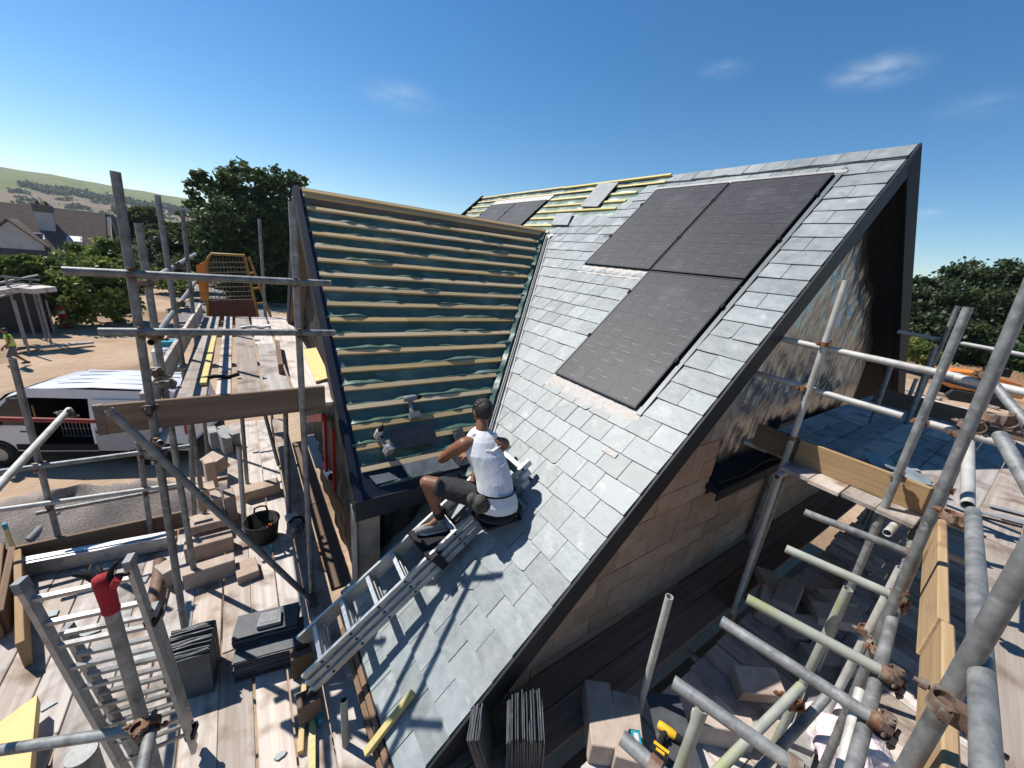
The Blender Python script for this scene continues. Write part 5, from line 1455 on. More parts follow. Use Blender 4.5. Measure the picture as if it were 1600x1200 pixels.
for i, (u, v) in enumerate([(1545, 790), (1560, 805), (1530, 800)]):
    q_ = U(u, v, z=L2 + .02 + .008 * i); lbox('metal_strip', m_lead, None, q_, V((.5, -.86, 0)), EZ, (.5, .05, .006), 0, label=('upper', 'right hand', 'left hand')[i] + ' blue grey metal strip lying on the sunlit upper deck', cat='strip', group='metal strips on the upper right deck')
for (u, v, r_, lab) in [(215, 908, .13, 'large pale slate offcut under the top rungs of the short ladder'), (140, 985, .09, 'slate offcut seen between the left rungs of the short ladder'), (228, 1020, .12, 'dark slate offcut against the upright slate stack'), (75, 960, .08, 'pale offcut left of the short ladder'), (438, 1180, .05, 'small dark slate chip on the boards near the bottom edge'), (72, 1103, .06, 'grey chip beside the yellow insulation board'), (338, 905, .05, 'grey chip on the boards near the stepped blocks'), (1198, 1118, .07, 'dark round offcut lying by the tipped block on the shaded deck'), (1224, 1145, .09, 'pale blue offcut in the sunlit strip of the lower deck')]:
    offcut(U(u, v, z=(LR if u > 1000 else L1) + .006), r_, lab, None)

# ------------------------------------------------------------------ blocks
def block(o, yaw, label, dims=(.44, .14, .2), tip=0.0, mat=None, roll=0.0, name='concrete_block'):
    """o: front left bottom corner as seen, yaw from +x"""
    a = radians(yaw); xd = V((cos(a), sin(a), tip)).normalized(); yd = V((-sin(a), cos(a), roll)); yd = (yd - xd * yd.dot(xd)).normalized(); zd = xd.cross(yd)
    return lbox(name, mat or m_block, None, V(o) + yd * dims[1] / 2, xd, zd, dims, .006, label=label, cat='block', group='loose concrete blocks')
m_slab = M('grey_block', (.25, .25, .25), (.36, .36, .35), (9, 9, 9), (.85, .95), .5, (40, 40, 40), bdist=.004)
block(U(289, 925, z=L1), 4, 'front pale block of the stepped row, nearest the slate stacks')
block(U(291, 882, z=L1), 2, 'second pale block of the stepped row, right behind the front one', (.44, .16, .2))
block(U(299, 838, z=L1), 6, 'third block of the stepped row with a grey chip on it', (.36, .26, .12))
block(U(301, 838, z=L1 + .121) + V((.02, .03, 0)), 2, 'upper block laid on the third block of the stepped row', (.3, .2, .1))
block(U(312, 800, z=L1), 8, 'block behind the stepped row, left of the upright pair', (.2, .22, .3))
block(U(338, 822, z=L1), 10, 'left one of two upright blocks standing side by side', (.10, .215, .40))
block(U(357, 818, z=L1), 8, 'right one of two upright blocks standing side by side', (.11, .215, .38))
block(U(383, 787, z=L1), 8, 'pale block lying alone in front of the tall tubes behind the bucket', (.44, .20, .17))
block(U(340, 742, z=L1 + .12), 30, 'tilted block leaning over behind the upright pair', (.2, .3, .2), .35)
block(U(326, 765, z=L1), 12, 'block standing on end against the pale plank', (.12, .22, .42))
block(U(372, 915, z=L1), 6, 'low block right of the stepped row in its shade', (.2, .25, .1))
block(U(331, 702, z=L1), 10, 'grey slab at the back left of the deck under the upper boards', (.12, .3, .3), mat=m_slab)
block(U(352, 712, z=L1), 14, 'middle grey slab under the upper boards', (.12, .45, .3), mat=m_slab)
block(U(366, 700, z=L1), 28, 'leaning grey slab under the upper boards', (.12, .5, .25), mat=m_slab)
block(U(245, 908, z=L1), -62, 'half block by the curved clay pipe', (.2, .12, .2))
block(U(962, 1200, z=LR + .0), 52, 'sunlit block carrying the slate with the yellow drill', (.44, .20, .2))
block(U(1080, 1160, z=LR), -40, 'long sunlit block right of the yellow drill', (.44, .12, .2))
block(U(1000, 1225, z=LR), 45, 'block at the bottom edge under the near tube end', (.44, .2, .2))
block(U(1152, 1095, z=LR + .02), -38, 'tipped block alone on the shaded lower deck', (.34, .2, .17), .1, roll=.3)
pile = [(1208, 985, 3.4, 20, 'left'), (1236, 1000, 3.4, -35, 'front left'), (1262, 1012, 3.4, 50, 'front'), (1240, 965, 3.52, 10, 'upper left'), (1275, 978, 3.52, -50, 'upper middle'), (1300, 1000, 3.4, 30, 'right'), (1290, 955, 3.45, -25, 'back right'), (1225, 942, 3.4, 40, 'back left'), (1312, 965, 3.42, 62, 'rear corner'), (1265, 1048, 3.4, -42, 'nearest outlying')]
for u, v, z, yw, w in pile:
    block(U(u, v, z=z + .3), yw, w + ' block of the tumbled pile in the shade of the lower right deck', (.40, .2, .12), _sr.uniform(-.25, .25), roll=_sr.uniform(-.3, .3))
q_ = U(1050, 1140, z=LR + .215)
m_ = MB(); xd = V((.62, .79, 0)).normalized(); yd = V((.79, -.62, 0)); m_.prism([q_ - xd * .24 - yd * .13, q_ + xd * .24 - yd * .13, q_ + xd * .24 + yd * .13, q_ - xd * .24 + yd * .13], EZ * .008)
setp(m_.build('slate', m_slate_dark, None, fixn=True), 'grey slate on the sunlit block under the yellow drill', 'slate')
drill(U(1045, 1143, z=LR + .262), U(1068, 1155, z=LR + .262) - U(1030, 1128, z=LR + .262), U(1025, 1170, z=LR + .262) - U(1047, 1143, z=LR + .262), 'yellow and black cordless drill lying on the slate', m_toolyel, m_black, m_black, .92)
q_ = U(992, 1160, z=LR + .22); t = empty('tool_battery', q_, 'teal and black tool battery lying beside the yellow drill', 'battery')
m_ = MB(); m_.box(q_ + EZ * .02, (.11, .075, .04), (xd, yd, EZ)); m_.build('case', m_black, t)
m_ = MB(); m_.box(q_ + EZ * .046, (.085, .06, .014), (xd, yd, EZ)); m_.build('cover', m_teal, t)
m_ = MB(); m_.box(q_ + EZ * .054, (.05, .03, .003), (xd, yd, EZ)); m_.build('sticker', m_palegrey, t)

# ------------------------------------------------------------------ short ladder bottom left
def short_ladder():
    TL, TR_ = U(34, 915, k=1.80), U(203, 878, k=1.92); BL, BR = U(205, 1222, k=2.25), U(304, 1172, k=2.72)
    t = empty('extension_ladder', (BL + BR) / 2, 'dull aluminium ladder standing near the red glove, seen from above', 'ladder')
    sd = (TR_ - TL).normalized(); dn = ((BL - TL) + (BR - TR_)).normalized(); nr = sd.cross(dn).normalized()
    if nr.y < 0: nr = -nr
    for (a, b, o) in ((TL, BL, 0), (TR_, BR, 0), (TL + dn * .42 + nr * .07 + sd * .02, BL + nr * .07 + sd * .02, 1), (TR_ + dn * .42 + nr * .07 - sd * .02, BR + nr * .07 - sd * .02, 1)):
        m_ = MB(); d_ = (b - a).normalized(); m_.box((a + b) / 2, ((b - a).length, .024, .05), (d_, sd, d_.cross(sd).normalized())); st = m_.build('stile', m_alu_dull, t)
        m_ = MB(); m_.box(a, (.06, .032, .058), (d_, sd, d_.cross(sd).normalized())); m_.build('end_cap', m_grey, st)
    n = 9
    for i in range(n):
        f = (.06 + .92 * i / n)
        for k, off in enumerate((nr * .0, nr * .07)):
            if k == 1 and i < 2: continue
            a = TL + (BL - TL) * f + off; b = TR_ + (BR - TR_) * f + off
            m_ = MB(); d_ = (b - a).normalized(); m_.box((a + b) / 2, ((b - a).length, .022, .026), (d_, dn, d_.cross(dn).normalized())); m_.build('rung', m_alu_dull, t)
    for i, f in enumerate((.25, .9)):
        m_ = MB(); c = TR_ + (BR - TR_) * f; m_.box(c + nr * .03, (.05, .05, .09), (dn, sd, nr)); m_.build('hook', m_black, t)
short_ladder()
# red glove pulled over the near post
t = empty('work_glove', (gpx.x, gpx.y, gpx.z - .12), 'red work glove with black fingers pulled over the top of the near post', 'glove')
m_glove = M('red_knit', (.30, .008, .018), (.40, .015, .03), (40, 40, 40), (.75, .9), .5, (150, 150, 150), bdist=.004)
m_ = MB(); m_.lathe((gpx.x, gpx.y, gpx.z - .15), [(.030, -.03), (.033, -.02), (.0305, .0), (.032, .05), (.034, .10), (.036, .135), (.033, .16), (.015, .172), (.001, .174)], 18); m_.build('cuff', m_glove, t)
g0 = V((gpx.x, gpx.y, gpx.z + .01))
vx = V((.82, -.55, .1))                               # roughly along the picture
for (a, dv, ln) in ((-.022, V((-.9, .2, .45)), .075), (-.012, V((-.7, .5, .3)), .07), (.01, V((-.35, .7, .25)), .06), (.02, V((.5, -.1, .8)), .075), (.026, V((.9, -.3, .1)), .07)):
    p_ = g0 + vx * a; dv = dv.normalized(); m_ = MB(); m_.path([p_ - EZ * .03, p_ + dv * ln * .5, p_ + dv * ln], [.013, .0115, .009], 8); m_.ball(p_ + dv * ln, .009, 5); m_.build('finger', m_black, t)
m_ = MB(); m_.tube((gpx.x + .035, gpx.y - .03, gpx.z - .03), (gpx.x + .06, gpx.y - .05, gpx.z + .02), .016, 8); m_.build('thumb', m_glove, t)

# ------------------------------------------------------------------ other things on the left deck
a_, b_ = U(28, 893, z=L1 + .1), U(262, 848, z=L1 + .1); xd = (b_ - a_).normalized(); yd = V((-xd.y, xd.x, 0))
t = empty('metal_channel', (a_ + b_) / 2 - EZ * .1, 'long pale galvanised channel lying along the back of the deck', 'channel')
m_ = MB(); m_.box((a_ + b_) / 2 - yd * .0, ((b_ - a_).length, .012, .15), (xd, yd, EZ)); m_.build('web', m_alu_dull, t)
m_ = MB(); m_.box((a_ + b_) / 2 + yd * .05 + EZ * .078, ((b_ - a_).length, .12, .01), (xd, yd, EZ)); m_.build('flange', m_alu, t)
m_ = MB(); m_.box((a_ + b_) / 2 + yd * .05 - EZ * .078, ((b_ - a_).length, .12, .01), (xd, yd, EZ)); m_.build('flange', m_alu, t)
m_ = MB(); m_.box((a_ + b_) / 2 + yd * .03 + EZ * .088, ((b_ - a_).length, .012, .012), (xd, yd, EZ)); m_.build('rib', m_alu, t)
c_ = [U(u, v, z=L1 + .19) for u, v in ((-30, 1150), (58, 1085), (45, 1222), (-40, 1290))]
m_ = MB(); m_.prism(c_, -EZ * .1); setp(m_.build('insulation_board', m_insul, None, fixn=True), 'yellow foam insulation board at the bottom left corner', 'board')
m_ = MB(); q0 = U(252, 885, z=L1 + .1); q1 = U(236, 950, z=L1 + .08)
pts = [q0, q0 + (q1 - q0) * .5 + EZ * .03, q1]; m_.path([q0 + EZ * .08, q0 + (q1 - q0) * .35, q0 + (q1 - q0) * .7, q1], .055, 14)
setp(m_.build('clay_pipe', m_tube_red if False else M('clay', (.16, .09, .06), (.26, .16, .10), (12, 12, 12), (.6, .8), .3), None), 'short curved brown clay pipe between ladder and blocks', 'pipe')
p_ = U(148, 1235, z=L1); m_ = MB(); m_.tube(p_, p_ + EZ * .38, .075, 22)
setp(m_.build('steel_pipe', m_tube, None), 'short shiny steel pipe standing under the near tubes', 'pipe')
for i, (u0, v0, u1, v1, lab) in enumerate([(2, 1000, 12, 880, 'outermost brown timber stacked on edge at the left side'), (12, 990, 30, 885, 'middle brown timber stacked on edge at the left side'), (45, 1040, 38, 890, 'inner brown timber stacked on edge at the left side')]):
    a, b = U(u0, v0, z=L1), U(u1, v1, z=L1); lbox('timber_offcut', m_toe if i == 2 else m_board_dark, None, a, b - a, EZ, ((b - a).length, .05, .26), .004, label=lab, cat='timber')
t_ = [((478, 1028), (470, 1180), m_batten, .04, 'brown batten lying along the boards beside the ladder foot'), ((489, 1085), (488, 1240), m_batten_y, .045, 'yellow batten lying along the boards at the bottom edge')]
for a, b, mt, w, lab in t_:
    a, b = U(*a, z=L1 + .001), U(*b, z=L1 + .001); lbox('timber_batten', mt, None, a, b - a, EZ, ((b - a).length, w, .045), .003, label=lab, cat='timber')
a, b = R_(574, 1178, .05), R_(648, 1082, .035); lbox('timber_batten', m_batten_y, None, a, b - a, NR, ((b - a).length, .05, .038), .003, label='short yellow timber lying on the slates over the eave', cat='timber')
for i, (s_, lab) in enumerate(((-1.89, 'upper dark timber running along the eave of the slates'), (-1.95, 'lower dark timber running along the eave of the slates'))):
    lbox('timber_batten', m_board_dark, None, RP(1.2, s_ - .02, -.03 - .01 * i), EY, NR, (1.75, .045, .05), .003, label=lab, cat='timber')
a, b = U(500, 1128, z=L1 + .05), U(482, 1010, z=L1 + .05)
t = empty('spirit_level', a, 'blue spirit level on edge beside the ladder foot', 'level')
d_ = (b - a).normalized(); sdv = V((-d_.y, d_.x, 0)); m_ = MB(); m_.box((a + b) / 2, ((b - a).length, .022, .06), (d_, sdv, EZ)); m_.build('bar', M('blue_metal', (.18, .30, .36), (.25, .38, .44), rough=(.35, .5)), t)
m_ = MB(); m_.box(a + d_ * .02, (.05, .03, .065), (d_, sdv, EZ)); m_.build('end_cap', m_teal, t)

# black rubber bucket with odds and ends
bc = U(412, 842, z=L1); t = empty('rubber_tub', bc, 'black rubber tub holding tools, standing on the lower deck', 'tub')
m_ = MB(); m_.lathe(bc, [(.001, .0), (.14, 0), (.15, .02), (.185, .27), (.195, .275), (.193, .285), (.18, .28), (.145, .05), (.001, .045)], 26); m_.build('bowl', m_rubber, t)
for sg in (1, -1):
    m_ = MB(); q_ = bc + V((0, .19 * sg, .28)); m_.path([q_ + EX * .07 * -1, q_ + V((-.06, .01 * sg, .05)), q_ + V((0, .015 * sg, .065)), q_ + V((.06, .01 * sg, .05)), q_ + EX * .07], .012, 8); m_.build('handle', m_rubber, t)
for c, r_, mt, nm, lab in [((.07, -.03, .17), .035, m_red, 'reel', 'small red reel inside the black rubber tub'), ((.10, -.01, .18), .03, m_toolyel, 'reel', 'small yellow reel inside the black rubber tub'), ((-.10, -.05, .14), .05, m_teal, 'cord_bundle', 'teal cord bundle inside the black rubber tub')]:
    q_ = bc + V(c); m_ = MB(); m_.lathe(q_ - EX * .02, [(.001, 0), (r_, 0), (r_, .008), (r_ * .6, .012), (r_ * .6, .03), (r_, .034), (r_, .042), (.001, .042)], 16, ax=V((.8, -.4, .4)).normalized()); setp(m_.build(nm, mt, None), lab, 'reel')
# circular saw by the standard
sc = U(462, 828, z=L1 + .26); t = empty('circular_saw', sc, 'dusty circular saw hooked beside the tub at the standard', 'saw')
ax_ = V((.35, -.9, .25)).normalized(); m_ = MB(); m_.lathe(sc - ax_ * .01, [(.001, 0), (.085, 0), (.085, .004), (.001, .004)], 28, ax=ax_); m_.build('blade', m_alu, t)
m_ = MB(); m_.lathe(sc - ax_ * .0, [(.05, .0), (.10, .0), (.102, .02), (.09, .04), (.04, .045), (.035, .13), (.001, .14)], 20, ax=-ax_); m_.build('guard', m_grey, t)
m_ = MB(); m_.box(sc - EZ * .06 - ax_ * .05, (.26, .12, .006), (V((.9, .35, 0)).normalized(), ax_, EZ)); m_.build('base_plate', m_alu_dull, t)
m_ = MB(); m_.path([sc + V((-.06, .05, .08)), sc + V((.0, .07, .13)), sc + V((.08, .08, .1)), sc + V((.1, .08, .02))], .017, 8); m_.build('handle', m_black, t)
lbox('metal_box', m_palegrey, None, U(447, 815, z=L1 + .33), V((1, .2, 0)), EZ, (.13, .1, .06), .004, label='small pale box on top of the circular saw', cat='box')
p_ = U(425, 862, z=L1); m_ = MB(); m_.tube(p_, p_ + EZ * .05, .02, 12); m_.tube(p_ + EZ * .05, p_ + EZ * .12, .012, 10); setp(m_.build('spray_can', m_teal, None), 'small blue can standing on the boards below the tub', 'can')

# red frame at the wing gable
t = empty('trench_prop', (.74, 3.4, 3.4), 'red painted steel props standing against the wing gable wall', 'prop')
for (a, b, w) in [((507, 648), (510, 735), .10), ((521, 672), (523, 768), .03)]:
    p_, q_ = U(*a, x=.78), U(*b, x=.78); m_ = MB(); m_.box((p_ + q_) / 2, (.04, w, (p_ - q_).length), (EX, EY, (p_ - q_).normalized())); m_.build('post', m_red, t)
p_, q_ = U(478, 655, x=.74), U(505, 652, x=.76); m_ = MB(); m_.box((p_ + q_) / 2, ((p_ - q_).length, .04, .12), ((q_ - p_).normalized(), V((-(q_ - p_).y, (q_ - p_).x, 0)).normalized(), EZ)); m_.build('rail', m_red, t)
p_, q_ = U(487, 682, z=L1 + .05), U(505, 730, z=L1 + .05); lbox('plastic_sheet', m_palegrey, None, p_, q_ - p_, EZ, ((q_ - p_).length, .22, .04), .004, label='white and red packaging strip on the boards below the red frame', cat='packaging')
p_ = U(512, 735, z=L1 + .1); m_ = MB(); m_.tube(p_, p_ + V((.02, -.25, .02)), .07, 14, .9); setp(m_.build('plastic_pipe', m_white, None), 'short white plastic pipe below the red frame', 'pipe')

# things on the upper left deck
a, b = U(318, 603, z=L2 + .001), U(337, 520, z=L2 + .001); lbox('timber_batten', m_batten_y, None, a, b - a, EZ, ((b - a).length, .055, .035), .003, label='yellow batten lying along the upper deck boards', cat='timber')
a, b = U(440, 585, z=L2), U(434, 545, z=L2)
lbox('timber_offcut', m_board_dark, None, a, b - a, EZ, ((b - a).length, .05, .12), .004, label='dark timber piece with an orange end on the upper deck', cat='timber')
c_ = [U(u, v, z=L2 + .012) for u, v in ((493, 598), (516, 592), (494, 545), (473, 548))]
m_ = MB(); m_.prism(c_, EZ * .018); setp(m_.build('plywood_sheet', m_insul, None, fixn=True), 'pale plywood sheet with a yellow edge on the upper deck by the wing', 'sheet')
for i, (u, v, w) in enumerate([(345, 590, .16), (400, 512, .2)]):
    q_ = U(u, v, z=L2 + .02); m_ = MB()
    m_.path([q_ - EX * w, q_ - EX * w * .3 + EZ * .02, q_ + EX * w * .4, q_ + EX * w + EZ * .03], .022, 8); setp(m_.build('crowbar' if i == 0 else 'grey_pipe', m_black if i == 0 else m_alu, None), ('dark iron bar lying at the near end of the upper deck', 'pale pipe lying across the far end of the upper deck')[i], ('bar', 'pipe')[i])
# loading gate at the far end
def gate():
    Y0 = 9.0
    bl, br = U(325, 502, y=Y0), U(404, 498, y=Y0); tl, tr = U(322, 402, y=Y0), U(383, 402, y=Y0)
    t = empty('loading_gate', bl, 'yellow loading bay gate with wire mesh at the far end of the upper deck', 'gate')
    m_ = MB(); m_.path([bl, tl - EZ * .08, tl + (tr - tl) * .06 + EZ * .0, tl + (tr - tl) * .15 + EZ * .06, tr + EZ * .03], .022, 8); m_.build('frame', m_yel, t)
    for o in (0, .22):
        m_ = MB(); m_.tube(tr + EX * o * .3 + EY * o, br + EX * o + EY * o, .022, 8); m_.build('post', m_yel, t)
    for f in (.25, .5, .75):
        p_, q_ = tr + (br - tr) * f, tr + EX * .06 + EY * .22 + (br + EX * .16 - tr) * f; m_ = MB(); m_.tube(p_, q_, .02, 6); m_.build('brace', m_yel, t)
    m_ = MB()
    for i in range(1, 12):
        f = i / 12; m_.tube(tl + (tr - tl) * f, bl + (br - bl) * f, .004, 4, caps=False)
    for j in range(1, 13):
        f = j / 13; m_.tube(tl + (bl - tl) * f, tr + (br - tr) * f, .004, 4, caps=False)
    m_.build('wire_mesh', m_coupler, t, kind='stuff')
    m_ = MB(); p0 = bl + EZ * .02; m_.prism([bl - EZ * .1, br - EZ * .1, br + EZ * .38, bl + EZ * .38], EY * .04); m_.build('kick_plate', M('rusty_red_plate', (.10, .03, .02), (.17, .06, .035), (6, 6, 6), (.6, .8), .3), t, fixn=True)
    m_ = MB(); a = U(306, 415, y=Y0); b = U(318, 470, y=Y0); m_.prism([a, a + EX * .13 + EZ * .08, b + EX * .08, b - EX * .04], EY * .06); m_.build('hinge_panel', m_orange, t, fixn=True)
gate()

# ------------------------------------------------------------------ right side odds and ends
m_bag = M('clear_pink_plastic', (.72, .55, .56), (.86, .80, .80), (5, 5, 5), (.15, .35), .9, (16, 16, 16), bdist=.03, c3=(.75, .12, .2), s3=5, w3=(.6, .72), spec=.6)
bq = U(1310, 1185, z=LR); t = empty('plastic_bag', bq, 'crumpled clear plastic bag with pink wrapping under the tubes', 'bag')
def bagf(a, b):
    ph = pi * b * .96; t_ = 2 * pi * a
    r_ = .26 * sin(ph) ** .8 * (1 + .12 * sin(t_ * 5 + 3 * b * 4) + .07 * sin(t_ * 9 + b * 14) + .05 * sin(t_ * 17 - b * 8))
    return (bq.x + r_ * cos(t_) * 1.05, bq.y + r_ * sin(t_) * .9, bq.z + .17 * (1 - cos(ph)) * (1 + .06 * sin(t_ * 7)) + .01)
m_ = MB(); m_.grid(bagf, 90, 36); m_.build('skin', m_bag, t)
m_ = MB(); m_.path([bq + EZ * .33, bq + V((.02, -.02, .38)), bq + V((.06, -.03, .42))], [.035, .02, .03], 8); m_.build('knot', m_bag, t)
a, b = U(1302, 1020, z=LR + .08), U(1228, 1225, z=LR + .08)
t = empty('metal_channel', (a + b) / 2, 'blue grey metal channel lying under the near right tubes', 'channel')
d_ = (b - a).normalized(); s_ = V((-d_.y, d_.x, 0))
for o, w, h, nm in ((0, .16, .006, 'web'), (-.08, .006, .05, 'flange'), (.08, .006, .05, 'flange')):
    m_ = MB(); m_.box((a + b) / 2 + s_ * o + EZ * h * .5, ((b - a).length, w, h), (d_, s_, EZ)); m_.build(nm, m_lead, t)
a, b = U(1250, 1060, z=LR + .02), U(1335, 900, z=LR + .02); lbox('timber_offcut', m_board, None, a, b - a, EZ, ((b - a).length, .1, .09), .004, label='grey brown timber lying among the blocks below the right tubes', cat='timber')
for i, (u, v, yw, lab) in enumerate([(1470, 625, 20, 'left pale timber beside the orange machine'), (1520, 650, 35, 'front timber near the orange machine'), (1560, 640, 10, 'right timber near the orange machine')]):
    lbox('timber_offcut', m_board, None, U(u, v, z=0.02), V((sin(radians(yw)), cos(radians(yw)), 0)), EZ, (3.5, .4, .18), .02, label=lab, cat='timber')

# ------------------------------------------------------------------ ground clutter on the left
bb = U(266, 572, z=0); t = empty('bulk_bag', bb, 'white bulk bag with blue wrapping on the earth beyond the scaffold', 'bag')
m_ = MB(); m_.box(bb + EZ * .45, (1.1, 1.0, .9)); m_.ball(bb + EZ * .9, (.5, .45, .2), 8); m_.build('sack', m_white, t)
m_ = MB(); m_.box(bb + EZ * 1.15 + EY * .2, (.8, .7, .3)); m_.build('blue_wrap', m_teal, t)
ex = U(103, 512, z=0); t = empty('barrier_post', ex, 'red and white barrier post before the dark hedge', 'post')
m_ = MB(); m_.box(ex + EZ * .7, (.35, .2, 1.4)); m_.build('panel', m_red, t)
m_ = MB(); m_.box(ex + EZ * 1.0 - EY * .11, (.3, .02, .2)); m_.build('white_band', m_white, t); m_ = MB(); m_.box(ex + EZ * .03, (.6, .4, .06)); m_.build('foot', m_rubber, t)
def timber(u0, v0, u1, v1, w, lab, mt, z=.12):
    a, b = U(u0, v0, z=z), U(u1, v1, z=z); lbox('timber_offcut', mt, None, a, b - a, EZ, ((b - a).length, w, .1), .01, label=lab, cat='timber')
timber(55, 545, 145, 536, .35, 'long pale plank lying on the earth by the worker', m_board); timber(60, 541, 20, 548, .3, 'dark plank end beside the worker', m_board_dark)
def soil_z(x, y, cx=-2.6, cy=8.6, rx=3.9, ry=1.9, h=.8):
    q = sqrt(((x - cx) / rx) ** 2 + ((y - cy) / ry) ** 2); return h * max(0, cos(min(q, 1) * pi / 2)) ** 1.15
p_ = U(45, 838, z=.5); m_ = MB(); m_.path([p_ - V((.0, 0, .1)), p_ + V((.25, .35, .12)), p_ + V((.5, .6, .2))], .09, 10); setp(m_.build('black_pipe', m_grey, None), 'dark ribbed pipe lying on the dug soil at the left', 'pipe')
p_ = U(18, 850, z=.5); t = empty('wooden_stake', p_, 'wooden stake with a blue painted top in the dug soil', 'stake')
m_ = MB(); m_.box(p_ + EZ * .12, (.05, .05, .5)); m_.build('shaft', m_batten_y, t); m_ = MB(); m_.box(p_ + EZ * .43, (.055, .055, .13)); m_.build('painted_top', m_teal, t)

# ------------------------------------------------------------------ people
def skinmat(name, c1, c2): return M(name, c1, c2, (18, 18, 18), (.42, .55), .12, (60, 60, 60), bdist=.003, spec=.4)
m_skin = skinmat('brown_skin', (.20, .085, .045), (.27, .125, .07))
m_vest = M('white_cotton', (.76, .76, .77), (.82, .82, .83), (14, 14, 6), (.85, .95), .3, (22, 22, 9), bdist=.015, spec=.15)
m_short = M('charcoal_shorts', (.030, .029, .030), (.055, .053, .055), (10, 10, 10), (.85, .95), .6, (18, 18, 18), bdist=.02, spec=.15)
m_hair = M('black_hair', (.006, .006, .007), (.016, .015, .015), (40, 40, 40), (.5, .7), .9, (60, 60, 60), bdist=.01)
m_pouch = M('camo_pouch', (.02, .02, .018), (.11, .105, .09), (28, 28, 28), (.8, .95), .5, (50, 50, 50), bdist=.006)
m_shoe = M('grey_knit_shoe', (.16, .16, .155), (.40, .40, .38), (60, 60, 60), (.75, .9), .4, (90, 90, 90), bdist=.004)
m_sole = M('pale_sole', (.55, .55, .52), (.65, .65, .62), rough=(.6, .8))
m_sock = M('black_sock', (.012, .012, .012), (.02, .02, .02), rough=(.9, .95))
def ell(mb, rings, n=20):
    """closed loft of ellipses: (centre, side axis, fwd axis, r_side, r_fwd)"""
    vs = []
    for c, a, b, ra, rb_ in rings:
        c, a, b = V(c), V(a).normalized(), V(b); b = (b - a * b.dot(a)).normalized()
        for k in range(n):
            t = 2 * pi * k / n; vs.append(c + a * (ra * cos(t)) + b * (rb_ * sin(t)))
    N = len(rings)
    fs = [(i * n + k, i * n + (k + 1) % n, (i + 1) * n + (k + 1) % n, (i + 1) * n + k) for i in range(N - 1) for k in range(n)]
    mb.add(vs, fs, 0, True); mb.add(vs[:n], [tuple(range(n))[::-1]], 0, True); mb.add(vs[-n:], [tuple(range(n))], 0, True)
def limb(mb, pts, rad, n=14):
    pts = [V(p) for p in pts]; mb.path(pts, rad, n)
    for p, r_ in zip(pts, rad): mb.ball(p, r_ * .995, 8)
def remeshed(mb, name, mat, parent, vox, smooth=6, disp=0):
    o = mb.build(name, mat, parent, fixn=True)
    md = o.modifiers.new('remesh', 'REMESH'); md.mode = 'VOXEL'; md.voxel_size = vox; md.use_smooth_shade = True
    sm = o.modifiers.new('smooth', 'SMOOTH'); sm.factor = .5; sm.iterations = smooth
    return o
def Z(p): return V((p[0], p[1], p[2] + CH))
def hand(mb, w, fwd, pn, side, s=1.0, curl=.5):
    """palm and five fingers; pn = palm normal (towards what is held), side = towards the thumb"""
    w, fwd = V(w), V(fwd).normalized(); pn = V(pn); pn = (pn - fwd * pn.dot(fwd)).normalized(); sd = V(side); sd = (sd - fwd * sd.dot(fwd) - pn * sd.dot(pn)).normalized()
    for k in range(5):
        a = -.03 + .015 * k; mb.path([w + sd * a * .7 * s, w + fwd * .045 * s + sd * a * s, w + fwd * .088 * s + sd * a * s], [.014 * s, .0145 * s, .012 * s], 8)
    for k, (a, ln) in enumerate(((.030, .072), (.011, .080), (-.009, .075), (-.028, .058))):
        p = w + fwd * .088 * s + sd * a * s; pts = [p - fwd * .02 * s]; d = V(fwd); r_ = [.0105 * s]
        for j, f in enumerate((.45, .32, .23)):
            ang = curl * (.5 + .35 * j); d = (d * cos(ang) + pn * sin(ang)).normalized(); p = p + d * ln * f * s; pts.append(V(p)); r_.append((.0098 - .0012 * j) * s)
        mb.path(pts, r_, 8); mb.ball(pts[-1], r_[-1], 5)
    p = w + fwd * .03 * s + sd * .032 * s; d = (fwd * .6 + sd * .75 + pn * .3).normalized(); q = p + d * .036 * s; e = q + (fwd * .8 + sd * .25 + pn * .5).normalized() * .03 * s
    mb.path([p - d * .015 * s, q, e], [.013 * s, .0115 * s, .009 * s], 8); mb.ball(e, .009 * s, 5)

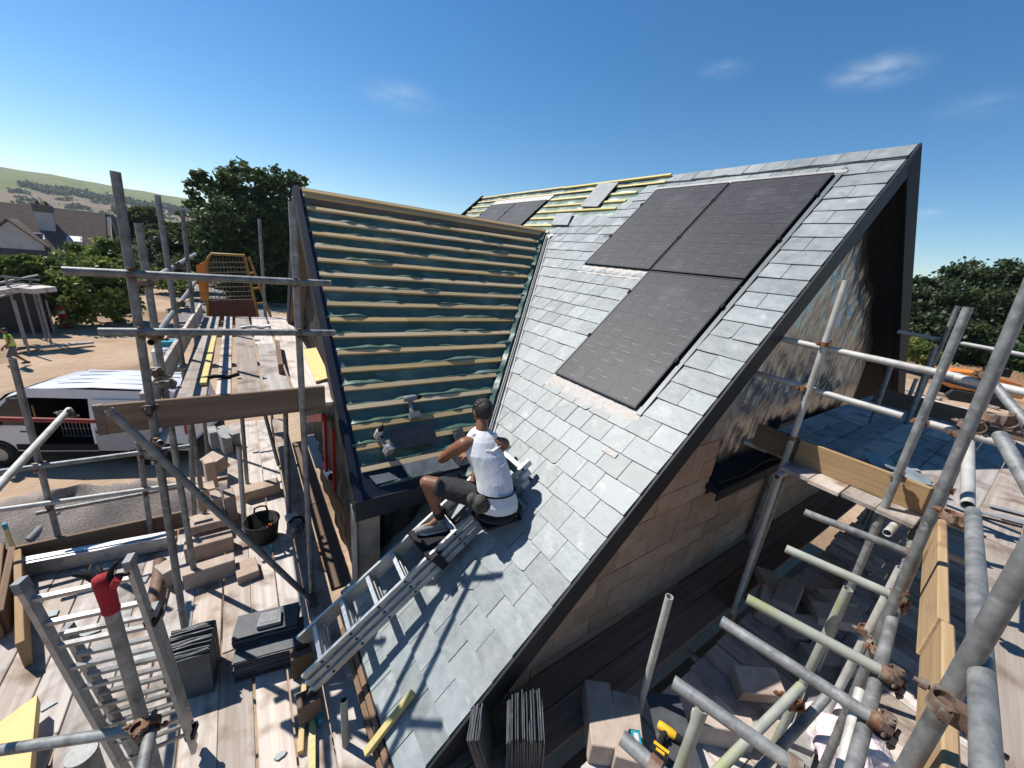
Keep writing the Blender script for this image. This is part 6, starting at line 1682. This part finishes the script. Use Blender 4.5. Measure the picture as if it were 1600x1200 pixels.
def roofer():
    Z = lambda p: V((p[0] - .085, p[1] - .125, p[2] + CH + .10))
    t = empty('person', Z((1.73, 2.5, -2.2)), 'man in white vest and dark shorts seated on the ladder, seen from behind', 'person')
    sdv = V((.36, -.12, -.01)).normalized(); fw = V((.32, .95, 0)).normalized()
    pel, wai, che, nek, hed = (1.735, 2.44, -2.06), (1.735, 2.51, -1.90), (1.695, 2.65, -1.70), (1.715, 2.75, -1.545), (1.748, 2.815, -1.40)
    shl, shr = (1.535, 2.72, -1.635), (1.862, 2.61, -1.645)
    b = MB()
    ell(b, [(Z(pel) - EZ * .06, sdv, fw, .11, .09), (Z(pel), sdv, fw, .165, .115), (Z(wai), sdv, fw, .140, .10), (Z(che), sdv, fw, .158, .108), (Z((1.70, 2.71, -1.61)), sdv, fw, .165, .085), (Z((1.712, 2.74, -1.56)), sdv, fw, .09, .065), (Z(nek) + EZ * .01, sdv, fw, .05, .05)])
    limb(b, [Z((1.69, 2.70, -1.625)), Z(shl)], [.058, .062]); limb(b, [Z((1.72, 2.69, -1.625)), Z(shr)], [.058, .060])
    limb(b, [Z(nek), Z((1.735, 2.785, -1.47))], [.056, .052])
    # left arm reaching to the batten, right arm forward
    wl, el_ = (1.635, 3.155, -1.985), (1.47, 3.0, -1.905)
    limb(b, [Z(shl), Z((1.50, 2.85, -1.75)), Z(el_)], [.062, .054, .043]); limb(b, [Z(el_), Z((1.53, 3.06, -1.94)), Z(wl)], [.044, .041, .029])
    limb(b, [Z(shr), Z((1.90, 2.72, -1.76)), Z((1.90, 2.84, -1.88))], [.060, .052, .042]); limb(b, [Z((1.90, 2.84, -1.88)), Z((1.86, 2.96, -1.93)), Z((1.80, 3.08, -1.98))], [.042, .038, .028])
    hand(b, Z(wl), V((.35, .85, -.35)), -NW, V((.8, -.4, .3)), 1.0, .55); hand(b, Z((1.80, 3.08, -1.98)), V((-.3, .9, -.3)), -NW, V((-.9, -.3, .2)), 1.0, .55)
    # legs
    hl, kl, al = (1.655, 2.52, -2.075), (1.275, 2.885, -2.035), (1.385, 2.80, -2.385)
    limb(b, [Z(hl), Z((1.46, 2.71, -2.05)), Z(kl)], [.092, .082, .060]); limb(b, [Z(kl), Z((1.315, 2.84, -2.16)), Z((1.35, 2.82, -2.28)), Z(al)], [.058, .056, .047, .036])
    ball_calf = Z((1.335, 2.81, -2.17)); b.ball(ball_calf, (.05, .05, .075), 8)
    hr, kr, ar = (1.80, 2.44, -2.075), (1.81, 2.90, -2.09), (1.70, 2.84, -2.24)
    limb(b, [Z(hr), Z((1.81, 2.68, -2.07)), Z(kr)], [.092, .082, .060]); limb(b, [Z(kr), Z((1.74, 2.86, -2.17)), Z(ar)], [.056, .05, .036])
    limb(b, [Z(al), Z((1.30, 2.815, -2.44)), Z((1.25, 2.825, -2.45))], [.036, .026, .018]); limb(b, [Z(ar), Z((1.64, 2.90, -2.26))], [.036, .022])
    # head with face, ears
    hf = V((.05, .93, -.32)).normalized(); hs_ = V((.95, -.25, 0)).normalized(); hu_ = hs_.cross(hf).normalized()
    if hu_.z < 0: hu_ = -hu_
    hc = Z(hed)
    b.ball(hc, (.073, .093, .10), 12, ax=(hs_, hf, hu_)); b.ball(hc + hf * .035 - hu_ * .055, (.055, .06, .055), 8, ax=(hs_, hf, hu_))
    b.ball(hc + hf * .10 - hu_ * .02, (.013, .022, .025), 6, ax=(hs_, hf, hu_))
    for sg in (-1, 1):
        b.ball(hc + hs_ * sg * .075 - hu_ * .01 - hf * .005, (.010, .022, .033), 6, ax=(hs_, hf, hu_)); b.ball(hc + hs_ * sg * .03 + hf * .085 + hu_ * .005, (.018, .012, .012), 5, ax=(hs_, hf, hu_))
    b.path([hc + hf * .09 - hu_ * .062 - hs_ * .022, hc + hf * .1 - hu_ * .06, hc + hf * .09 - hu_ * .062 + hs_ * .022], .008, 6)
    remeshed(b, 'body', m_skin, t, .0075, 4)
    # hair: close braids
    h = MB(); h.ball(hc + hu_ * .014 - hf * .014, (.080, .094, .100), 12, ax=(hs_, hf, hu_))
    for i in range(-4, 5):
        a = i / 4.6
        pts = []
        for j in range(9):
            ph = -.55 + 2.75 * j / 8
            pts.append(hc + hu_ * .014 - hf * .014 + hs_ * (.082 * sin(a * 1.3)) + (hf * (cos(ph) * .096) + hu_ * (sin(ph) * .102)) * cos(a * 1.25))
        h.path(pts, .0085, 6)
    ho_ = remeshed(h, 'hair', m_hair, t, .006, 2)
    # white vest
    v = MB(); axs = (sdv, fw)
    ell(v, [(Z((1.735, 2.41, -2.13)), sdv, fw, .178, .130), (Z((1.735, 2.43, -2.07)), sdv, fw, .182, .138), (Z((1.735, 2.475, -1.98)), sdv, fw, .162, .122), (Z((1.733, 2.51, -1.90)), sdv, fw, .160, .118), (Z((1.72, 2.58, -1.80)), sdv, fw, .166, .122), (Z((1.697, 2.65, -1.70)), sdv, fw, .174, .126), (Z((1.698, 2.69, -1.645)), sdv, fw, .160, .120), (Z((1.703, 2.715, -1.60)), sdv, fw, .140, .112), (Z((1.708, 2.735, -1.565)), sdv, fw, .112, .092), (Z((1.712, 2.748, -1.545)), sdv, fw, .085, .072), (Z((1.714, 2.755, -1.532)), sdv, fw, .062, .06)], 28)
    for sg, p in ((-1, shl), (1, shr)):
        q = Z(p) + (Z((1.71, 2.7, -1.6)) - Z(p)) * .45; limb(v, [q + fw * .08 - EZ * .05, q + EZ * .055 + fw * .01, q - fw * .085 - EZ * .06], [.026, .026, .03])
    rp_ = random.Random(31)
    for i in range(9):                                # folds across the right of the back
        zz = -1.64 - .045 * i; f = (zz + 1.64) / -.46
        c = Z((1.70 + .04 * f, 2.68 - .24 * f, zz)) - fw * (.118 + .012 * f)
        x0 = rp_.uniform(.0, .05); v.path([c + sdv * x0 + EZ * rp_.uniform(-.01, .01), c + sdv * (x0 + .06) - EZ * .018 + fw * .002, c + sdv * (.14 + rp_.uniform(-.01, .01)) + EZ * rp_.uniform(.0, .03) + fw * .035], [.004, .008, .005], 6)
    remeshed(v, 'vest', m_vest, t, .0065, 3)
    s = MB()
    ell(s, [(Z((1.735, 2.42, -2.165)), sdv, fw, .15, .11), (Z((1.735, 2.44, -2.10)), sdv, fw, .175, .132), (Z((1.735, 2.47, -1.99)), sdv, fw, .158, .116)])
    limb(s, [Z(hl), Z((1.48, 2.69, -2.055)), Z((1.385, 2.78, -2.05))], [.110, .103, .094]); limb(s, [Z(hr), Z((1.81, 2.68, -2.07)), Z((1.81, 2.82, -2.08))], [.108, .1, .09])
    remeshed(s, 'shorts', m_short, t, .008, 4)
    k = MB(); k.path([Z((1.40, 2.70, -2.005)), Z((1.43, 2.66, -2.06)), Z((1.50, 2.63, -2.13)), Z((1.56, 2.58, -2.16))], .013, 6); k.build('pocket_trim', m_palegrey, t)
    bl = MB()
    for i in range(24):
        a0, a1 = 2 * pi * i / 24, 2 * pi * (i + 1) / 24; c = Z((1.735, 2.472, -1.99))
        P_ = lambda a, dz: c + sdv * (.176 * cos(a)) + fw * (.134 * sin(a)) + EZ * dz - fw * dz * .5
        bl.add([P_(a0, -.022), P_(a1, -.022), P_(a1, .022), P_(a0, .022)], [(0, 1, 2, 3)], 0, True)
    bl.build('belt', m_black, t)
    pch = MB(); pc = Z((1.565, 2.43, -2.055)); pch.ball(pc, (.075, .065, .088), 10); pch.ball(pc + V((.05, -.03, -.02)), (.05, .05, .07), 8); pch.ball(pc + V((-.05, .05, .03)), (.05, .05, .06), 8); remeshed(pch, 'tool_pouch', m_pouch, t, .009, 1)
    for (an, to, sole_z, d) in ((al, (1.195, 2.838, -2.485), -2.515, 0), (ar, (1.56, 2.98, -2.29), -2.32, 1)):
        sh = MB(); A, T = Z(an), Z(to); dd = V((T.x - A.x, T.y - A.y, 0)).normalized(); heel = A - dd * .035
        limb(sh, [V((heel.x, heel.y, (sole_z + CH + .10) + .045)), V((heel.x, heel.y, (sole_z + CH + .10) + .05)) + dd * .10, T], [.045, .046, .034]); limb(sh, [A - EZ * .0, A - EZ * .06], [.043, .045])
        shoe = remeshed(sh, 'shoe', m_shoe, t, .007, 2)
        so_ = MB(); zz = (sole_z + CH + .10) - .004; sdp = V((-dd.y, dd.x, 0)); c0 = V((heel.x, heel.y, zz))
        ol = [c0 - dd * .045, c0 - dd * .03 + sdp * .035, c0 + dd * .08 + sdp * .042, c0 + dd * .17 + sdp * .045, c0 + dd * .225 + sdp * .022, c0 + dd * .23 - sdp * .01, c0 + dd * .18 - sdp * .042, c0 + dd * .07 - sdp * .04, c0 - dd * .03 - sdp * .035]
        so_.prism(ol, EZ * .022); so_.build('sole', m_sole, shoe, fixn=True)
        sk = MB(); limb(sk, [A + (Z(kl if d == 0 else kr) - A) * .02, A + (Z(kl if d == 0 else kr) - A) * .22], [.044, .046]); sk.build('sock', m_sock, t)
roofer()

def worker():
    g = U(28, 572, z=0); t = empty('person', g, 'worker in a yellow high visibility vest and grey shorts walking on the earth', 'person')
    d = V((-.9, -.35, 0)).normalized(); s = V((-d.y, d.x, 0))
    def P(a, w, h): return g + d * a + s * w + EZ * h
    b = MB()
    ell(b, [(P(0, 0, .88), s, d, .15, .1), (P(0, 0, 1.0), s, d, .16, .11), (P(.01, 0, 1.15), s, d, .14, .1), (P(.03, 0, 1.35), s, d, .18, .11), (P(.04, 0, 1.45), s, d, .12, .08), (P(.05, 0, 1.5), s, d, .055, .055)])
    limb(b, [P(.05, 0, 1.46), P(.07, 0, 1.56)], [.055, .055])
    b.ball(P(.09, 0, 1.65), (.08, .095, .115), 8, ax=(s, d, EZ)); b.ball(P(.19, 0, 1.63), (.015, .025, .025), 5)
    for sg, (a1, a2) in ((1, (.12, .28)), (-1, (-.02, .12))):
        limb(b, [P(.03, .2 * sg, 1.40), P(a1 * .6, .24 * sg, 1.14), P(a2, .2 * sg, .93)], [.06, .048, .035])
        hand(b, P(a2, .2 * sg, .93), V((d.x * .3, d.y * .3, -1)), -s * sg, d, 1.0, .3)
    for sg, (kx, fx) in ((1, (.18, .12)), (-1, (-.02, -.30))):
        limb(b, [P(0, .09 * sg, .9), P(kx, .1 * sg, .5), P(fx, .1 * sg, .09 if sg > 0 else .14)], [.09, .06, .045])
    remeshed(b, 'body', m_skin, t, .016, 2)
    v = MB(); ell(v, [(P(0, 0, .98), s, d, .185, .135), (P(.01, 0, 1.15), s, d, .18, .13), (P(.03, 0, 1.33), s, d, .205, .135), (P(.04, 0, 1.46), s, d, .15, .1), (P(.05, 0, 1.49), s, d, .08, .07)])
    v.build('vest', M('high_visibility_yellow', (.55, .75, .02), (.62, .82, .04), rough=(.6, .7)), t, fixn=True)
    for h in (1.05, 1.2):
        m_ = MB(); ell(m_, [(P(.01, 0, h), s, d, .19, .14), (P(.01, 0, h + .05), s, d, .192, .141)]); m_.build('reflective_band', m_palegrey, t, fixn=True)
    p = MB(); ell(p, [(P(0, 0, .85), s, d, .17, .12), (P(0, 0, 1.0), s, d, .17, .125)])
    for sg, kx in ((1, .18), (-1, -.02)): limb(p, [P(0, .09 * sg, .88), P(kx * .9, .1 * sg, .52)], [.105, .09])
    remeshed(p, 'shorts', M('grey_shorts', (.10, .10, .11), (.15, .15, .16), rough=(.8, .9)), t, .018, 2)
    h = MB(); h.ball(P(.07, 0, 1.69), (.088, .1, .1), 8, ax=(s, d, EZ)); h.build('hair', m_hair, t)
    for sg, fx, z_ in ((1, .12, .0), (-1, -.30, .05)):
        m_ = MB(); limb(m_, [P(fx - .05, .1 * sg, z_ + .06), P(fx + .14, .1 * sg, z_ + .045)], [.055, .045]); m_.build('boot', m_rubber, t)
worker()

# ------------------------------------------------------------------ the air: thin summer haze
m_haze = bpy.data.materials.new('haze'); m_haze.use_nodes = True
nt = m_haze.node_tree; nt.nodes.clear()
o_ = nt.nodes.new('ShaderNodeOutputMaterial'); v_ = nt.nodes.new('ShaderNodeVolumePrincipled')
v_.inputs['Color'].default_value = (.82, .90, 1.0, 1); v_.inputs['Density'].default_value = .00010; v_.inputs['Anisotropy'].default_value = .3
nt.links.new(v_.outputs[0], o_.inputs['Volume'])
mb = MB(); mb.box((0, 0, 72), (9000, 9000, 156))
hz = mb.build('haze', m_haze, None, V((0, 0, 72)), kind='stuff')
